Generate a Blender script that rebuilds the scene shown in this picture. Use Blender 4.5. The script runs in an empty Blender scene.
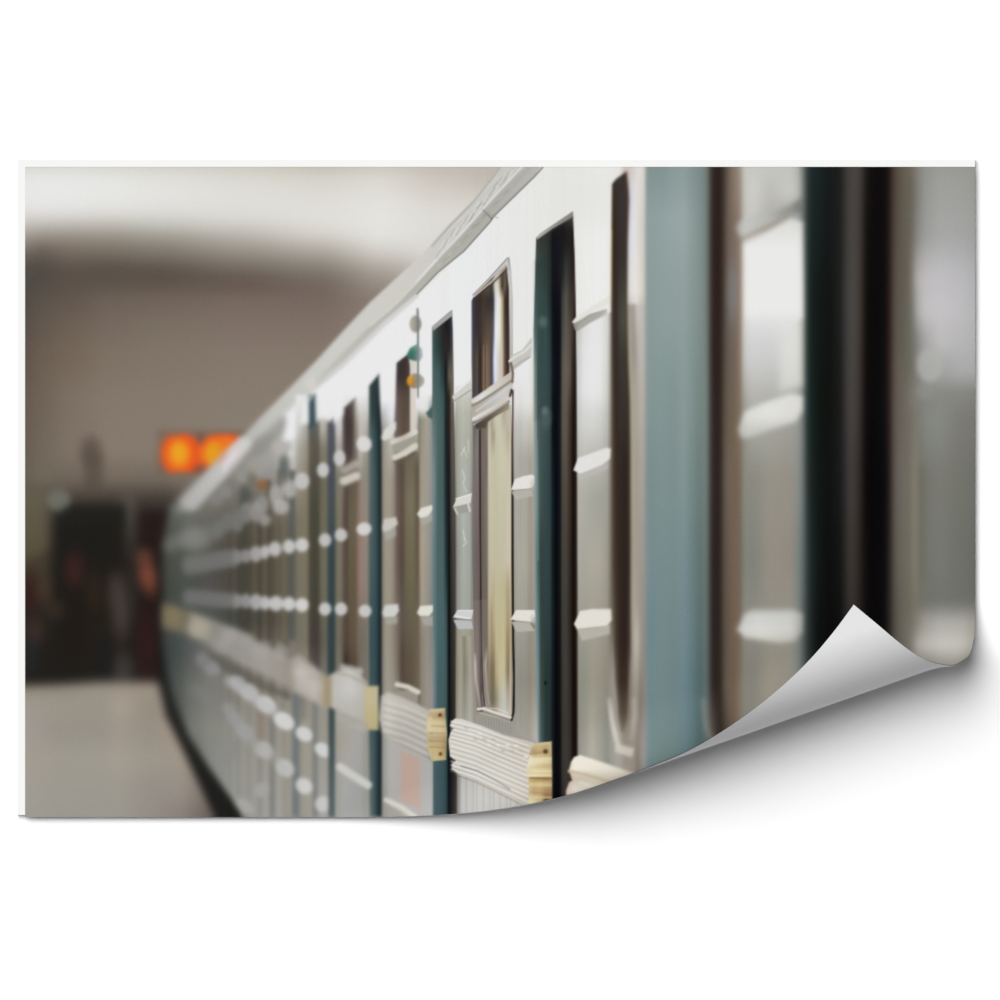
# ---------------------------------------------------------------------------
# THE PRINT.  The poster is a flat printed sheet; what is printed on it is ink,
# laid down here region by region and carried by the sheet as a colour
# attribute.  Coordinates on the sheet are in millimetres (x right, y down).
# ---------------------------------------------------------------------------
import math
import numpy as np

X0, X1, Y0, Y1 = 25.1, 975.2, 166.8, 817.2        # printed sheet, flat
sx = np.arange(24.5, 975.0, 1.0); sx[0] = X0; sx[-1] = X1
sy = np.arange(167.5, 817.0, 1.0); sy[0] = Y0; sy[-1] = Y1
NX, NY = len(sx), len(sy)
GX, GY = np.meshgrid(sx, sy)
C = np.zeros((NY, NX, 3)); C[:] = 120.0
LAB = np.zeros((NY, NX), dtype=np.int32)
PARTS = []                                         # (name, parent id, label)
CUR = 0
rng = np.random.RandomState(7)

def part(name, parent=None, label=None):
    global CUR
    PARTS.append((name, parent, label)); CUR = len(PARTS) - 1
    return CUR

def use(i):
    global CUR
    CUR = i

def box(x0, y0, x1, y1, m):
    a = max(0, int(x0 - m - 25)); b = min(NX, int(x1 + m - 22))
    c = max(0, int(y0 - m - 168)); d = min(NY, int(y1 + m - 165))
    return slice(c, max(c, d)), slice(a, max(a, b))

def sdf_poly(P, X, Y):
    P = np.array(P, float); d = np.full(X.shape, 1e9); ins = np.zeros(X.shape, bool)
    n = len(P)
    for i in range(n):
        ax, ay = P[i]; bx, by = P[(i + 1) % n]
        ex, ey = bx - ax, by - ay; L = ex * ex + ey * ey + 1e-9
        t = np.clip(((X - ax) * ex + (Y - ay) * ey) / L, 0, 1)
        d = np.minimum(d, (X - ax - t * ex) ** 2 + (Y - ay - t * ey) ** 2)
        c = ((ay > Y) != (by > Y))
        with np.errstate(divide='ignore', invalid='ignore'):
            xi = ax + (Y - ay) * ex / (ey if abs(ey) > 1e-9 else 1e-9)
        ins ^= c & (X < xi)
    d = np.sqrt(d)
    return np.where(ins, -d, d)

def sdf_line(P, X, Y):
    d = np.full(X.shape, 1e9)
    for (ax, ay), (bx, by) in zip(P[:-1], P[1:]):
        ex, ey = bx - ax, by - ay; L = ex * ex + ey * ey + 1e-9
        t = np.clip(((X - ax) * ex + (Y - ay) * ey) / L, 0, 1)
        d = np.minimum(d, (X - ax - t * ex) ** 2 + (Y - ay - t * ey) ** 2)
    return np.sqrt(d)

def G(xs, ys, rows):
    """ink gradient: colours on a grid of stations, rows[y][x]"""
    xs = np.array(xs, float); ys = np.array(ys, float); A = np.array(rows, float)
    def f(X, Y):
        ix = np.clip(np.searchsorted(xs, X) - 1, 0, len(xs) - 2)
        iy = np.clip(np.searchsorted(ys, Y) - 1, 0, len(ys) - 2)
        u = np.clip((X - xs[ix]) / (xs[ix + 1] - xs[ix]), 0, 1); v = np.clip((Y - ys[iy]) / (ys[iy + 1] - ys[iy]), 0, 1)
        u = (u * u * (3 - 2 * u) * .5 + u * .5)[..., None]; v = (v * v * (3 - 2 * v) * .5 + v * .5)[..., None]
        return (A[iy, ix] * (1 - u) + A[iy, ix + 1] * u) * (1 - v) + (A[iy + 1, ix] * (1 - u) + A[iy + 1, ix + 1] * u) * v
    return f

def V(*st):
    ys = [s[0] for s in st]
    return G([0, 1000], ys, [[s[1], s[1]] for s in st])

def H(*st):
    xs = [s[0] for s in st]
    return G(xs, [0, 1000], [[s[1] for s in st]] * 2)

def lay(cov, sl, col, alpha, lab):
    if cov.size == 0: return
    X, Y = GX[sl], GY[sl]
    c = col(X, Y) if callable(col) else np.array(col, float)
    a = (cov * alpha)[..., None]
    C[sl] = C[sl] * (1 - a) + c * a
    if lab:
        LAB[sl] = np.where(cov > 0.5, CUR, LAB[sl])

def ss(t):
    t = np.clip(t, 0, 1); return t * t * (3 - 2 * t)

def poly(P, col, soft=1.2, alpha=1.0, lab=True):
    xs = [p[0] for p in P]; ys = [p[1] for p in P]
    ms = soft if not callable(soft) else 40
    sl = box(min(xs), min(ys), max(xs), max(ys), ms)
    X, Y = GX[sl], GY[sl]
    s = soft(X, Y) if callable(soft) else soft
    lay(ss(0.5 - sdf_poly(P, X, Y) / s), sl, col, alpha, lab)

def rect(x0, x1, y0, y1, col, soft=1.2, alpha=1.0, lab=True):
    """upright strip: soft sideways, hard at its ends unless soft is large"""
    poly([(x0, y0), (x1, y0), (x1, y1), (x0, y1)], col, soft, alpha, lab)

def line(P, w, col, soft=1.2, alpha=1.0, lab=False):
    xs = [p[0] for p in P]; ys = [p[1] for p in P]
    sl = box(min(xs), min(ys), max(xs), max(ys), soft + w)
    X, Y = GX[sl], GY[sl]
    lay(ss(0.5 - (sdf_line(P, X, Y) - w / 2) / soft), sl, col, alpha, lab)

def blob(cx, cy, rx, ry, col, soft=0.5, alpha=1.0, ang=0, lab=False):
    """ellipse, soft as a share of its radius"""
    r = max(rx, ry) * (1 + soft)
    sl = box(cx - r, cy - r, cx + r, cy + r, 2)
    X, Y = GX[sl], GY[sl]; a = math.radians(ang)
    u = (X - cx) * math.cos(a) + (Y - cy) * math.sin(a); v = -(X - cx) * math.sin(a) + (Y - cy) * math.cos(a)
    d = np.sqrt((u / rx) ** 2 + (v / ry) ** 2)
    lay(ss(0.5 - (d - 1) / (2 * soft)), sl, col, alpha, lab)

def blur(sl, s):
    A = C[sl]; r = int(3 * s) + 1; k = np.exp(-np.arange(-r, r + 1) ** 2 / (2 * s * s)); k /= k.sum()
    A = np.pad(A, ((r, r), (r, r), (0, 0)), 'edge')
    A = sum(k[i] * A[i:A.shape[0] - 2 * r + i] for i in range(2 * r + 1))
    A = sum(k[i] * A[:, i:A.shape[1] - 2 * r + i] for i in range(2 * r + 1))
    C[sl] = A

def streaks(P, amp, freq=0.8, soft=4, slope=0.0):
    """fine upright grain inside an outline"""
    xs = [p[0] for p in P]; ys = [p[1] for p in P]
    sl = box(min(xs), min(ys), max(xs), max(ys), 2)
    X, Y = GX[sl], GY[sl]
    ph = rng.rand(8) * 9
    n = sum(np.sin((X + slope * Y) * freq * (0.6 + 0.37 * i) + ph[i] + 0.6 * np.sin(Y * .03 * (i + 1) + ph[i])) for i in range(8)) / 3.0
    cov = ss(0.5 - sdf_poly(P, X, Y) / soft)
    C[sl] += (n * amp * cov)[..., None]

def interp(tab):
    xs = [t[0] for t in tab]; ys = [t[1] for t in tab]
    return lambda x: np.interp(x, xs, ys)

# ---- station hall behind the train ---------------------------------------
hall = part('printed_station_hall', None, 'blurred brown and cream tunnel vault in the print')
bgx = [24, 40, 70, 110, 160, 240, 320, 380, 440, 500]
bgy = [167, 180, 195, 207, 217, 227, 237, 247, 257, 267, 277, 287, 300, 325, 355, 400, 450, 480, 500]
W = lambda v, r=0, b=0: (v + r, v, v - b)
rows = [
 [(216,216,208),(218,218,210),(218,218,210),(216,215,206),(212,210,200),(207,204,193),(200,194,182),(206,201,192),(196,188,178),(190,182,172)],
 [(230,230,228),(232,232,230),(232,231,230),(230,230,227),(226,225,220),(219,217,209),(215,211,202),(220,216,208),(204,197,187),(192,184,174)],
 [(232,232,231),(233,233,232),(232,232,232),(230,230,227),(228,227,223),(223,222,217),(221,218,210),(225,222,216),(213,208,199),(205,199,190)],
 [(228,228,224),(229,229,226),(229,228,226),(227,226,222),(224,223,218),(222,221,216),(223,221,214),(228,226,221),(219,216,208),(214,209,200)],
 [(214,212,205),(216,213,208),(215,212,206),(213,210,204),(213,211,205),(218,217,211),(224,222,216),(229,227,223),(221,218,212),(216,212,206)],
 [(190,185,176),(184,178,170),(182,176,168),(182,177,168),(190,187,179),(203,200,192),(220,217,210),(229,227,222),(222,219,213),(216,212,206)],
 [(160,152,142),(152,143,133),(150,142,132),(152,145,134),(160,154,143),(183,178,168),(208,204,195),(226,224,218),(221,218,212),(216,212,206)],
 [(132,122,112),(118,105,95),(128,116,104),(130,120,108),(138,129,117),(160,153,142),(184,178,168),(216,212,205),(220,217,210),(216,212,206)],
 [(100,92,84),(98,87,79),(112,100,89),(112,101,90),(120,110,99),(140,132,120),(160,153,142),(198,193,184),(216,212,205),(216,212,206)],
 [(85,80,72),(84,76,69),(95,84,74),(92,82,72),(98,87,77),(120,110,99),(139,130,119),(176,168,158),(205,200,192),(216,212,206)],
 [(80,76,69),(82,74,67),(92,81,71),(92,82,72),(92,80,71),(104,91,81),(122,111,101),(160,151,140),(195,188,180),(216,212,206)],
 [(80,75,68),(86,77,70),(94,82,72),(98,86,76),(100,87,77),(106,90,81),(116,102,93),(148,137,126),(185,178,169),(216,212,206)],
 [(82,76,69),(92,82,74),(100,87,77),(110,97,86),(114,100,89),(120,104,94),(120,104,94),(138,124,113),(170,162,152),(216,212,206)],
 [(88,78,70),(100,87,77),(110,96,82),(119,105,94),(124,111,98),(128,112,101),(128,112,101),(136,121,110),(160,150,140),(200,195,190)],
 [(96,83,73),(108,93,80),(118,103,87),(127,113,99),(130,117,103),(134,119,107),(134,119,106),(138,124,112),(160,150,140),(200,195,190)],
 [(104,90,78),(112,98,84),(126,112,99),(134,119,106),(135,121,108),(137,124,110),(138,125,112),(140,126,114),(160,150,140),(200,195,190)],
 [(103,92,80),(114,103,88),(128,114,102),(136,121,107),(136,123,109),(139,127,114),(140,128,114),(140,128,114),(160,150,140),(200,195,190)],
 [(104,94,80),(112,104,88),(112,100,88),(118,105,92),(118,105,92),(132,120,107),(136,125,112),(140,128,114),(160,150,140),(200,195,190)],
 [(96,87,72),(102,93,76),(76,70,62),(76,68,60),(72,64,57),(100,90,80),(120,110,98),(130,120,108),(160,150,140),(200,195,190)],
]
rect(20, 600, 160, 505, G(bgx, bgy, rows), 3)
blur(box(24, 167, 520, 500, 0), 3)
# wall below the vault, archway with people
rect(20, 170, 485, 700, V((485,(100,88,78)),(505,(58,52,46)),(530,(42,37,33)),(600,(36,32,28)),(680,(34,30,26))), 12)
rect(20, 50, 490, 640, V((490,(103,95,78)),(520,(96,88,70)),(560,(90,80,58)),(600,(52,44,36)),(640,(36,33,30))), 14)
rect(121, 136, 495, 560, V((495,(88,80,71)),(520,(70,64,57)),(560,(50,44,40))), 7)
rect(139, 168, 510, 680, V((510,(40,28,26)),(560,(38,26,24)),(620,(38,24,23)),(680,(44,28,26))), 8)
blur(box(24, 480, 165, 680, 0), 3.5)
rect(57, 123, 505, 680, V((505,(38,37,33)),(530,(31,30,26)),(600,(31,27,24)),(680,(32,29,27))), 13)
blob(91, 452, 10, 14, (88,76,66), .7, .8)
rect(84, 103, 455, 492, (88,77,67), 10, .75)
part('printed_wall_lamp', hall, 'round pale bokeh light beside the arch')
blob(59, 500, 11.5, 11.5, V((488,(112,110,97)),(500,(118,122,110)),(512,(120,124,112))), .22, .8, lab=True)
rect(64, 124, 508, 525, (33,33,29), 12, .8)
people = part('printed_crowd', None, 'dark blurred people on the platform')
poly([(24,560),(60,545),(70,520),(122,515),(134,560),(162,545),(162,680),(24,680)], (34,30,27), 14, .35)
for a in [(74,570,9,16,(66,36,32),.8),(30,592,9,18,(56,28,27),.7),(44,590,8,14,(84,64,46),.5),(120,610,10,28,(84,72,66),.7),(115,590,8,16,(72,62,55),.6),
          (56,610,9,10,(64,48,38),.6),(34,632,9,12,(84,58,46),.5),(30,655,8,20,(38,44,48),.6),(100,640,14,40,(40,34,22),.6),(94,590,9,18,(54,40,28),.6),
          (123,670,10,16,(72,68,66),.7),(104,660,8,24,(28,30,34),.7),(146,640,9,30,(52,28,28),.7),(75,640,14,30,(34,28,22),.7),(132,590,6,30,(48,44,40),.6)]:
    blob(a[0],a[1],a[2],a[3],a[4],.8,a[5])
part('printed_red_bag', hall, 'orange red patch among the crowd')
blob(148, 576, 9, 17, (150,78,56), .8, .75, -12, lab=True)
blob(144, 556, 8, 8, (112,68,50), .8, .6)
plat = part('printed_platform', None, 'pale grey blurred platform floor in the print')
poly([(10,686),(60,684),(100,681),(168,681),(260,830),(10,830)],
     G([24,60,105,118,150,180,215,235],[672,690,705,730,760,790,817],[
      [(110,98,88),(104,94,84),(108,96,86),(112,99,88),(112,98,88),(90,78,70),(60,50,46),(40,36,34)],
      [(150,140,126),(148,140,126),(154,146,132),(160,148,134),(156,144,130),(150,134,118),(80,70,64),(50,45,42)],
      [(160,152,142),(156,148,134),(154,147,134),(168,156,142),(150,140,126),(160,144,128),(90,78,70),(50,45,42)],
      [(160,153,146),(152,146,134),(152,146,134),(160,150,138),(152,142,130),(164,148,132),(120,105,92),(60,52,46)],
      [(165,155,143),(160,154,142),(160,155,143),(166,156,143),(156,150,138),(160,148,134),(130,115,102),(80,70,62)],
      [(162,156,146),(158,153,143),(156,152,142),(158,153,141),(150,143,134),(152,142,132),(118,106,96),(80,70,64)],
      [(160,154,146),(156,151,142),(156,150,142),(156,151,140),(150,140,132),(138,128,120),(104,94,86),(80,72,66)]]), 12)
blur(box(24, 660, 240, 817, 0), 2.5)
# digital clock sign
sign = part('printed_digital_sign', None, 'glowing orange display above the platform')
rect(157, 245, 430, 474, (112,88,70), 9, .5, lab=False)
oc = lambda cx, cy: (lambda X, Y: np.array([236,84,34.]) * (1 - ss(1.3 - np.hypot((X-cx)/13, (Y-cy)/15))[..., None]) + np.array([232,160,36.]) * ss(1.3 - np.hypot((X-cx)/13, (Y-cy)/15))[..., None])
for (x0, x1) in ((160,199),(199,228),(222,245)):
    c = (x0+x1)/2
for (cx, cy, rx, ry) in ((173,454,12.5,19),(184,453,12,19.5),(190,454,10,18),(213,453,13,18),(222,452,14,18.5),(232,452,12,18)):
    blob(cx, cy, rx, ry, (234,84,34), .13, .93, lab=True)
blob(200, 454, 5, 11, (222,84,36), .5, .9, lab=True)
blob(200, 438, 3, 6, (128,66,58), .6, .6); blob(199, 470, 6, 5, (150,70,40), .6, .6)
for a in ((179,454,12,15,(238,136,34),.9),(179,453,7.5,10,(232,164,38),.95),(215,453,11,14,(236,132,36),.9),(213,454,8,11,(226,156,34),.95),(226,446,8,10,(232,130,38),.7),(201,454,3,9,(235,120,40),.6)):
    blob(*a[:5], .4, a[5])

# ---- the train ------------------------------------------------------------
train = part('printed_train', None, 'grey ribbed metro carriages with teal doors')
top = [(163,600),(162,560),(165,530),(170,512),(178,500),(187,490),(213,466),(240,441),(260,419),(292,387),(318,360),(344,331),(370,303),(396,279),(422,255),(448,225),(474,199),(500,167),(505,160)]
fsoft = lambda X, Y: np.clip(11 - (X - 170) * .04, 1.3, 13)
body = top + [(990,160),(990,830),(256,830),(243,817),(230,797),(208,766),(188,735),(176,708),(166,675),(162,640)]
ground = [(158,560),(160,640),(158,680),(166,716),(185,754),(202,790),(217,822),(256,822),(240,800),(216,765),(195,730),(180,700),(172,650)]
poly(ground, (27,27,25), 12, .95)
fx = [160,175,190,210,230,250,270,300]
fy = [440,470,500,530,560,590,620,650,690,730,780,817]
far = [
 [(120,118,110)]*3+[(130,128,120),(146,144,138),(175,174,170),(190,190,186),(215,214,212)],
 [(110,110,102)]*2+[(112,112,104),(125,124,116),(135,134,126),(142,138,130),(150,147,142),(190,188,184)],
 [(88,88,80),(98,100,92),(108,108,100),(118,116,106),(118,114,104),(112,108,98),(128,124,114),(140,136,128)],
 [(76,77,72),(86,88,82),(104,106,100),(104,102,94),(92,88,78),(95,90,78),(104,98,84),(112,106,92)],
 [(66,68,62),(76,80,72),(82,84,76),(86,82,76),(82,76,66),(86,80,66),(100,92,76),(104,98,84)],
 [(64,66,62),(70,76,70),(76,82,76),(88,86,82),(84,78,70),(88,82,70),(100,92,78),(104,98,84)],
 [(68,70,64),(74,80,74),(84,88,80),(86,90,84),(76,78,72),(76,74,66),(92,86,76),(98,92,80)],
 [(56,62,60),(66,74,72),(86,90,88),(118,116,110),(110,106,98),(112,106,94),(118,112,100),(120,114,102)],
 [(40,42,40),(78,84,80),(104,106,100),(122,122,116),(126,122,114),(130,124,112),(132,126,114),(134,130,120)],
 [(30,30,28),(60,60,56),(116,118,112),(134,134,126),(140,138,130),(142,138,128),(142,138,128),(146,142,132)],
 [(28,28,26),(40,40,38),(80,80,76),(132,134,130),(144,144,138),(150,148,140),(150,147,140),(152,149,140)],
 [(28,28,26),(40,40,38),(50,50,48),(100,102,100),(148,148,144),(152,151,146),(154,151,146),(154,151,144)]]
poly(body, G(fx, fy, far), fsoft)
# main carriage side: white upper panel, cooler lower panels
poly([(300,400),(344,361),(383,322),(417,293),(464,249),(490,221),(535,174),(550,160),(660,160),(660,830),(310,830),(305,600)],
     V((160,(233,232,229)),(300,(232,232,232)),(400,(228,228,228)),(440,(165,158,146)),(560,(148,140,124)),(700,(150,145,132)),(817,(165,163,157))), 8)
poly([(287,446),(288,414),(303,397),(344,358),(383,320),(417,293),(440,280),(440,400),(392,412),(362,420),(335,424),(312,432),(290,455)], (234,234,234), 9)
poly([(450,262),(490,223),(535,176),(548,160),(650,160),(650,300),(575,330),(500,400),(450,400)], H((450,(233,234,235)),(500,(232,232,231)),(560,(229,229,225)),(600,(236,236,234)),(640,(222,216,208))), 3)
blob(585, 195, 30, 30, (226,226,222), .8, .6)
streaks([(470,170),(640,165),(640,330),(470,400)], 1.1, .5)
# slats of the distant carriages
sl = box(175, 440, 304, 817, 0); X, Y = GX[sl], GY[sl]
ph = 78 * np.log(np.clip(X - 150, 8, 200)); amp = np.clip((X - 195) / 80, 0, 1) * 10 * ss((Y - (520 - (X-200)*.5)) / 30)
C[sl] += (amp * np.sin(ph * .75))[..., None]
blob(243, 458, 26, 9, (136,132,124), .7, .75, -42); blob(215, 492, 20, 8, (118,116,108), .7, .6, -42)
blob(270, 446, 12, 10, (150,146,140), .7, .6)
for (x0, x1, y0, c, al) in ((240,247,500,(70,70,60),.75),(250,253,520,(82,78,62),.6),(258,262,500,(74,66,58),.5),(266,271,480,(76,66,54),.6),(277,281,470,(90,78,60),.5),(283,287,490,(120,112,90),.7),(289,296,470,(84,88,84),.8),(298,306,440,(142,130,108),.8)):
    rect(x0, x1, y0, 640, c, 4, al, lab=False)
for (x0, x1, y0, y1, c, al) in ((292,299,690,817,(104,112,114),.85),(312,318,700,817,(120,122,120),.8),(270,274,720,817,(122,120,116),.7),(284,290,700,817,(160,154,138),.6),(301,310,720,817,(160,154,140),.7),(258,266,690,760,(146,128,114),.6),(240,256,700,817,(150,148,138),.4)):
    rect(x0, x1, y0, y1, c, 4, al, lab=False)
# roof gutter
gut = part('printed_roof_gutter', train, 'pale folded rain gutter along the roof edge')
glo = [(178,512),(192,508),(205,494),(222,475),(240,455),(258,436),(275,420),(313,388),(344,361),(383,322),(417,293),(438,271),(464,250),(490,221),(494,215),(535,175),(545,160)]
gmid = [(187,505),(300,396),(344,352),(370,326),(396,304),(417,282),(438,259),(461,235),(482,211),(500,191),(518,172),(528,162)]
gs = lambda X, Y: np.clip(11 - (X - 180) * .033, 1.3, 11)
poly(top[4:] + glo[::-1], H((180,(150,150,142)),(220,(172,172,165)),(280,(196,196,190)),(330,(205,204,198)),(400,(206,204,196)),(480,(203,201,194)),(540,(198,196,190))), gs)
poly(gmid[1:] + glo[7:][::-1], H((300,(198,197,190)),(344,(186,185,178)),(400,(182,180,172)),(480,(176,174,166)),(540,(184,182,176))), lambda X, Y: np.clip(8 - (X - 290) * .035, 1.3, 8))
line(gmid[3:], 1.6, (222,221,217), 2, .7)
line(gmid[6:], 1.0, (150,150,144), 1.5, .6)
line([(300,401),(344,365),(383,326),(417,296)], 3, (170,170,164), 4, .45)
line([(417,294),(438,272),(464,251),(490,222),(494,216),(535,176),(543,167)], 1.6, (118,114,108), 1.6, .85)
line([(472,227),(478,224),(486,213),(498,218)], 1, (140,138,132), 1.4, .6); line([(482,209),(489,216),(492,219)], 1, (90,88,84), 1.3, .7)
line([(500,168),(474,201),(448,228),(432,246)], 1.6, (150,148,142), 2.2, .55)
streaks([(430,250),(500,170),(520,167),(470,224)], 9, 1.4, slope=1.1)
for k in range(22):
    x = 436 + k * 3.4; y = np.interp(x, [m[0] for m in gmid], [m[1] for m in gmid])
    line([(x, y - 3 - (k * 5) % 7), (x + 5, y - 12 - (k * 5) % 7)], .9, (228,228,225) if k % 2 else (158,158,152), 1.3, .55)
    line([(x + 2, y + 5), (x + 6, y + 1 + k % 3)], .8, (150,148,142) if k % 3 else (206,205,200), 1.4, .5)
line([(x, y + 7.5) for x, y in gmid[7:]], 4, (160,158,150), 6, .35)
line([(x, y - 1) for x, y in gmid[5:]], 1.8, (230,229,226), 1.6, .7)
for a in ((468,222,474,214),(476,208,484,203),(488,196,497,182),(500,186,506,176)): line([(a[0],a[1]),(a[2],a[3])], 1, (160,158,152), 1.5, .6)
line([(191,502),(226,464),(243,446)], 18, H((185,(178,177,173)),(210,(190,189,186)),(235,(208,206,204))), 8, .9)
blob(233, 458, 8, 13, (222,206,204), .5, .75, 38); blob(231, 463, 6, 10, (218,216,222), .5, .7, 38)
blob(222,457,7,4,(222,140,120),.8,.5,-45)
blob(311, 384, 6, 7, (216,214,210), .7, .6)
use(train)

# ---- bokeh rows of the rib highlights on the distant carriages -------------
far_ribs = []
rowA = [(425,614,7.2,5.5),(390,611,8,6),(365,611,6.5,6.3),(341,609,6.3,6.6),(325,609,6.3,6.6),(289,604,6.5,7),(276,603.5,7.5,7.5),(265,603,5,7),(256,602,6.5,8),(246,601,5,7.5),(238,601,5,7)]
rowB = [(289,546.5,6.2,7),(275,549,6.5,7.5),(265,552,4.5,7),(256,554,6.5,8),(246,556,5,7),(238,557,5,7)]
def bok(x, y, rx, ry, c, al=.9, s=.32, ang=0):
    if np.isscalar(c[0]) and x > 262: c = tuple(min(226, v + 15) for v in c)
    if al >= .75:
        part('printed_rib', train)
    blob(x, y, rx, ry, c, s, al, ang, lab=al >= .75)
    use(train)
rb = interp([(185,566),(200,564),(220,560),(238,557),(256,554),(302,545),(341,535)])
ra = interp([(185,597),(200,598),(220,600),(238,601),(256,602),(302,605)])
x = 234.0
while x > 186:
    t = (x - 186) / 50
    c = 112 + 28 * t
    bok(x, ra(x), 4.5, 8, (c, c - 1, c - 1), .7, .35); bok(x, rb(x), 4.5, 9.5, (c, c, c), .66, .35)
    x -= 6.6 - (234 - x) * .06
line([(192,597),(232,600)], 13, (112,112,110), 7, .5); line([(190,564),(232,558)], 16, (116,115,112), 9, .5)
bc = interp([(236,134),(246,146),(256,172),(276,184),(290,190)])
for (x, y, rx, ry) in rowB: bok(x, y, rx, ry, (bc(x), bc(x) - 1, bc(x) - 2), .93, .28)
for (x, y, rx, ry) in rowA[5:]: bok(x, y, rx, ry, (bc(x) + 6,) * 3, .93, .26)
# upper scattered row
for a in ((290,489,7.5,9,174),(276,495,7,10,166),(281,507,8,7.5,176),(262,505,7,9,158),(256,512,6.5,10,158),(246,512,6,11,146),(238,522,6,10,132),(265,520,6,6,150),(228,522,6,9,122),(218,530,6,9,122),
          (283,447,9,7,178),(262,462,9,8,160),(258,470,7,8,150),(308,450,6,10,170),(296,444,7,9,185),(225,492,7,7,140),(216,500,6,6,134),(243,476,7,6,150)):
    bok(a[0],a[1],a[2],a[3],(a[4],a[4]-2,a[4]-6), .75, .35)
line([(170,545),(190,535),(215,530),(240,515)], 14, (120,121,116), 12, .6)
blob(196, 540, 14, 11, (136,136,132), .6, .7)
blob(262, 485, 5.5, 5, (150,96,50), .6, .85)
blob(245, 494, 6, 8, (74,82,78), .6, .7); blob(284, 468, 5, 14, (76,84,76), .6, .7); blob(252,478,5,9,(104,96,80),.6,.5)
line([(236,471),(262,446),(284,424)], 13, (144,142,136), 11, .7)
blob(281, 447, 10, 8, (178,174,168), .4, .8); blob(256, 465, 10, 9, (160,156,148), .5, .7)
poly([(284,440),(287,415),(302,403),(309,400),(309,424),(300,438)], (234,234,236), 9, .95)
Cm = ss((300 - X) / 25) * ss((X - 182) / 30) * ss((Y - (505 - (X - 200) * .5)) / 20) * ss((625 + (X - 200) * .45 - Y) / 12)
C[sl] += (Cm * (np.sin(ph * 1.9) * 6 - 5))[..., None]
# corrugated belt, far part
belt = part('printed_corrugated_belt', train, 'cream corrugated belt along the far carriages')
poly([(162,603),(192,612),(240,630),(262,645),(293,660),(327,675),(327,708),(293,690),(262,674),(240,664),(205,642),(180,632),(162,628)],
     H((162,(120,108,82)),(176,(128,116,92)),(186,(118,110,92)),(194,(158,150,134)),(204,(158,152,138)),(216,(146,142,134)),(240,(156,152,146)),(262,(164,160,152)),(288,(158,150,140)),(300,(184,178,168)),(315,(188,180,170)),(327,(176,164,148))), 9, .9)
blob(198, 628, 10, 9, (172,164,146), .6, .8); blob(172, 616, 9, 9, (134,120,88), .7, .7)
for (x,y,r,c) in ((229,636,8,168),(222,646,8,160),(262,650,9,166),(281,652,8,168),(302,668,8,196),(318,680,8,190),(246,640,8,160)): blob(x,y,r,r*.9,(c,c-4,c-8),.6,.6)
poly([(205,648),(240,668),(262,680),(290,694),(290,700),(262,690),(240,680),(205,660)], (84,84,76), 6, .55, lab=False)
line([(292,664),(293,690)], 4, (150,134,112), 5, .8)
use(train)
# lower highlight rows of the distant carriages
rd = [(323,750,9,6.5,196),(304,734,9,7,196),(284,721,11.5,8,198),(266,704.5,11,8,188),(249,692,11,8,178),(238,683,9,7,160),(212,668,9,7,140),(203,660,8,7,126)]
for (x,y,rx,ry,c) in rd: bok(x, y, rx, ry, (c,c,c), .92, .22, 34)
re = [(323,804,8,8,188),(304,786,9,7.5,198),(285,768,10,8,182),(264,750,10,8,168),(244,731,10.5,7.5,158),(234,720,9,7,152),(262,790,7,8,164),(245,806,10,6,168),(226,752,9,14,138)]
for (x,y,rx,ry,c) in re: bok(x, y, rx, ry, (c,c,c-3), .85, .28, 40)
line([(196,690),(234,722)], 12, (128,128,124), 12, .5)
line([(230,681),(250,696),(272,711)], 11, (184,184,184), 7, .55); line([(228,708),(242,730),(256,745)], 11, (158,158,157), 7, .55)
line([(262,748),(285,770)], 10, (170,170,167), 7, .35)

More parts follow.
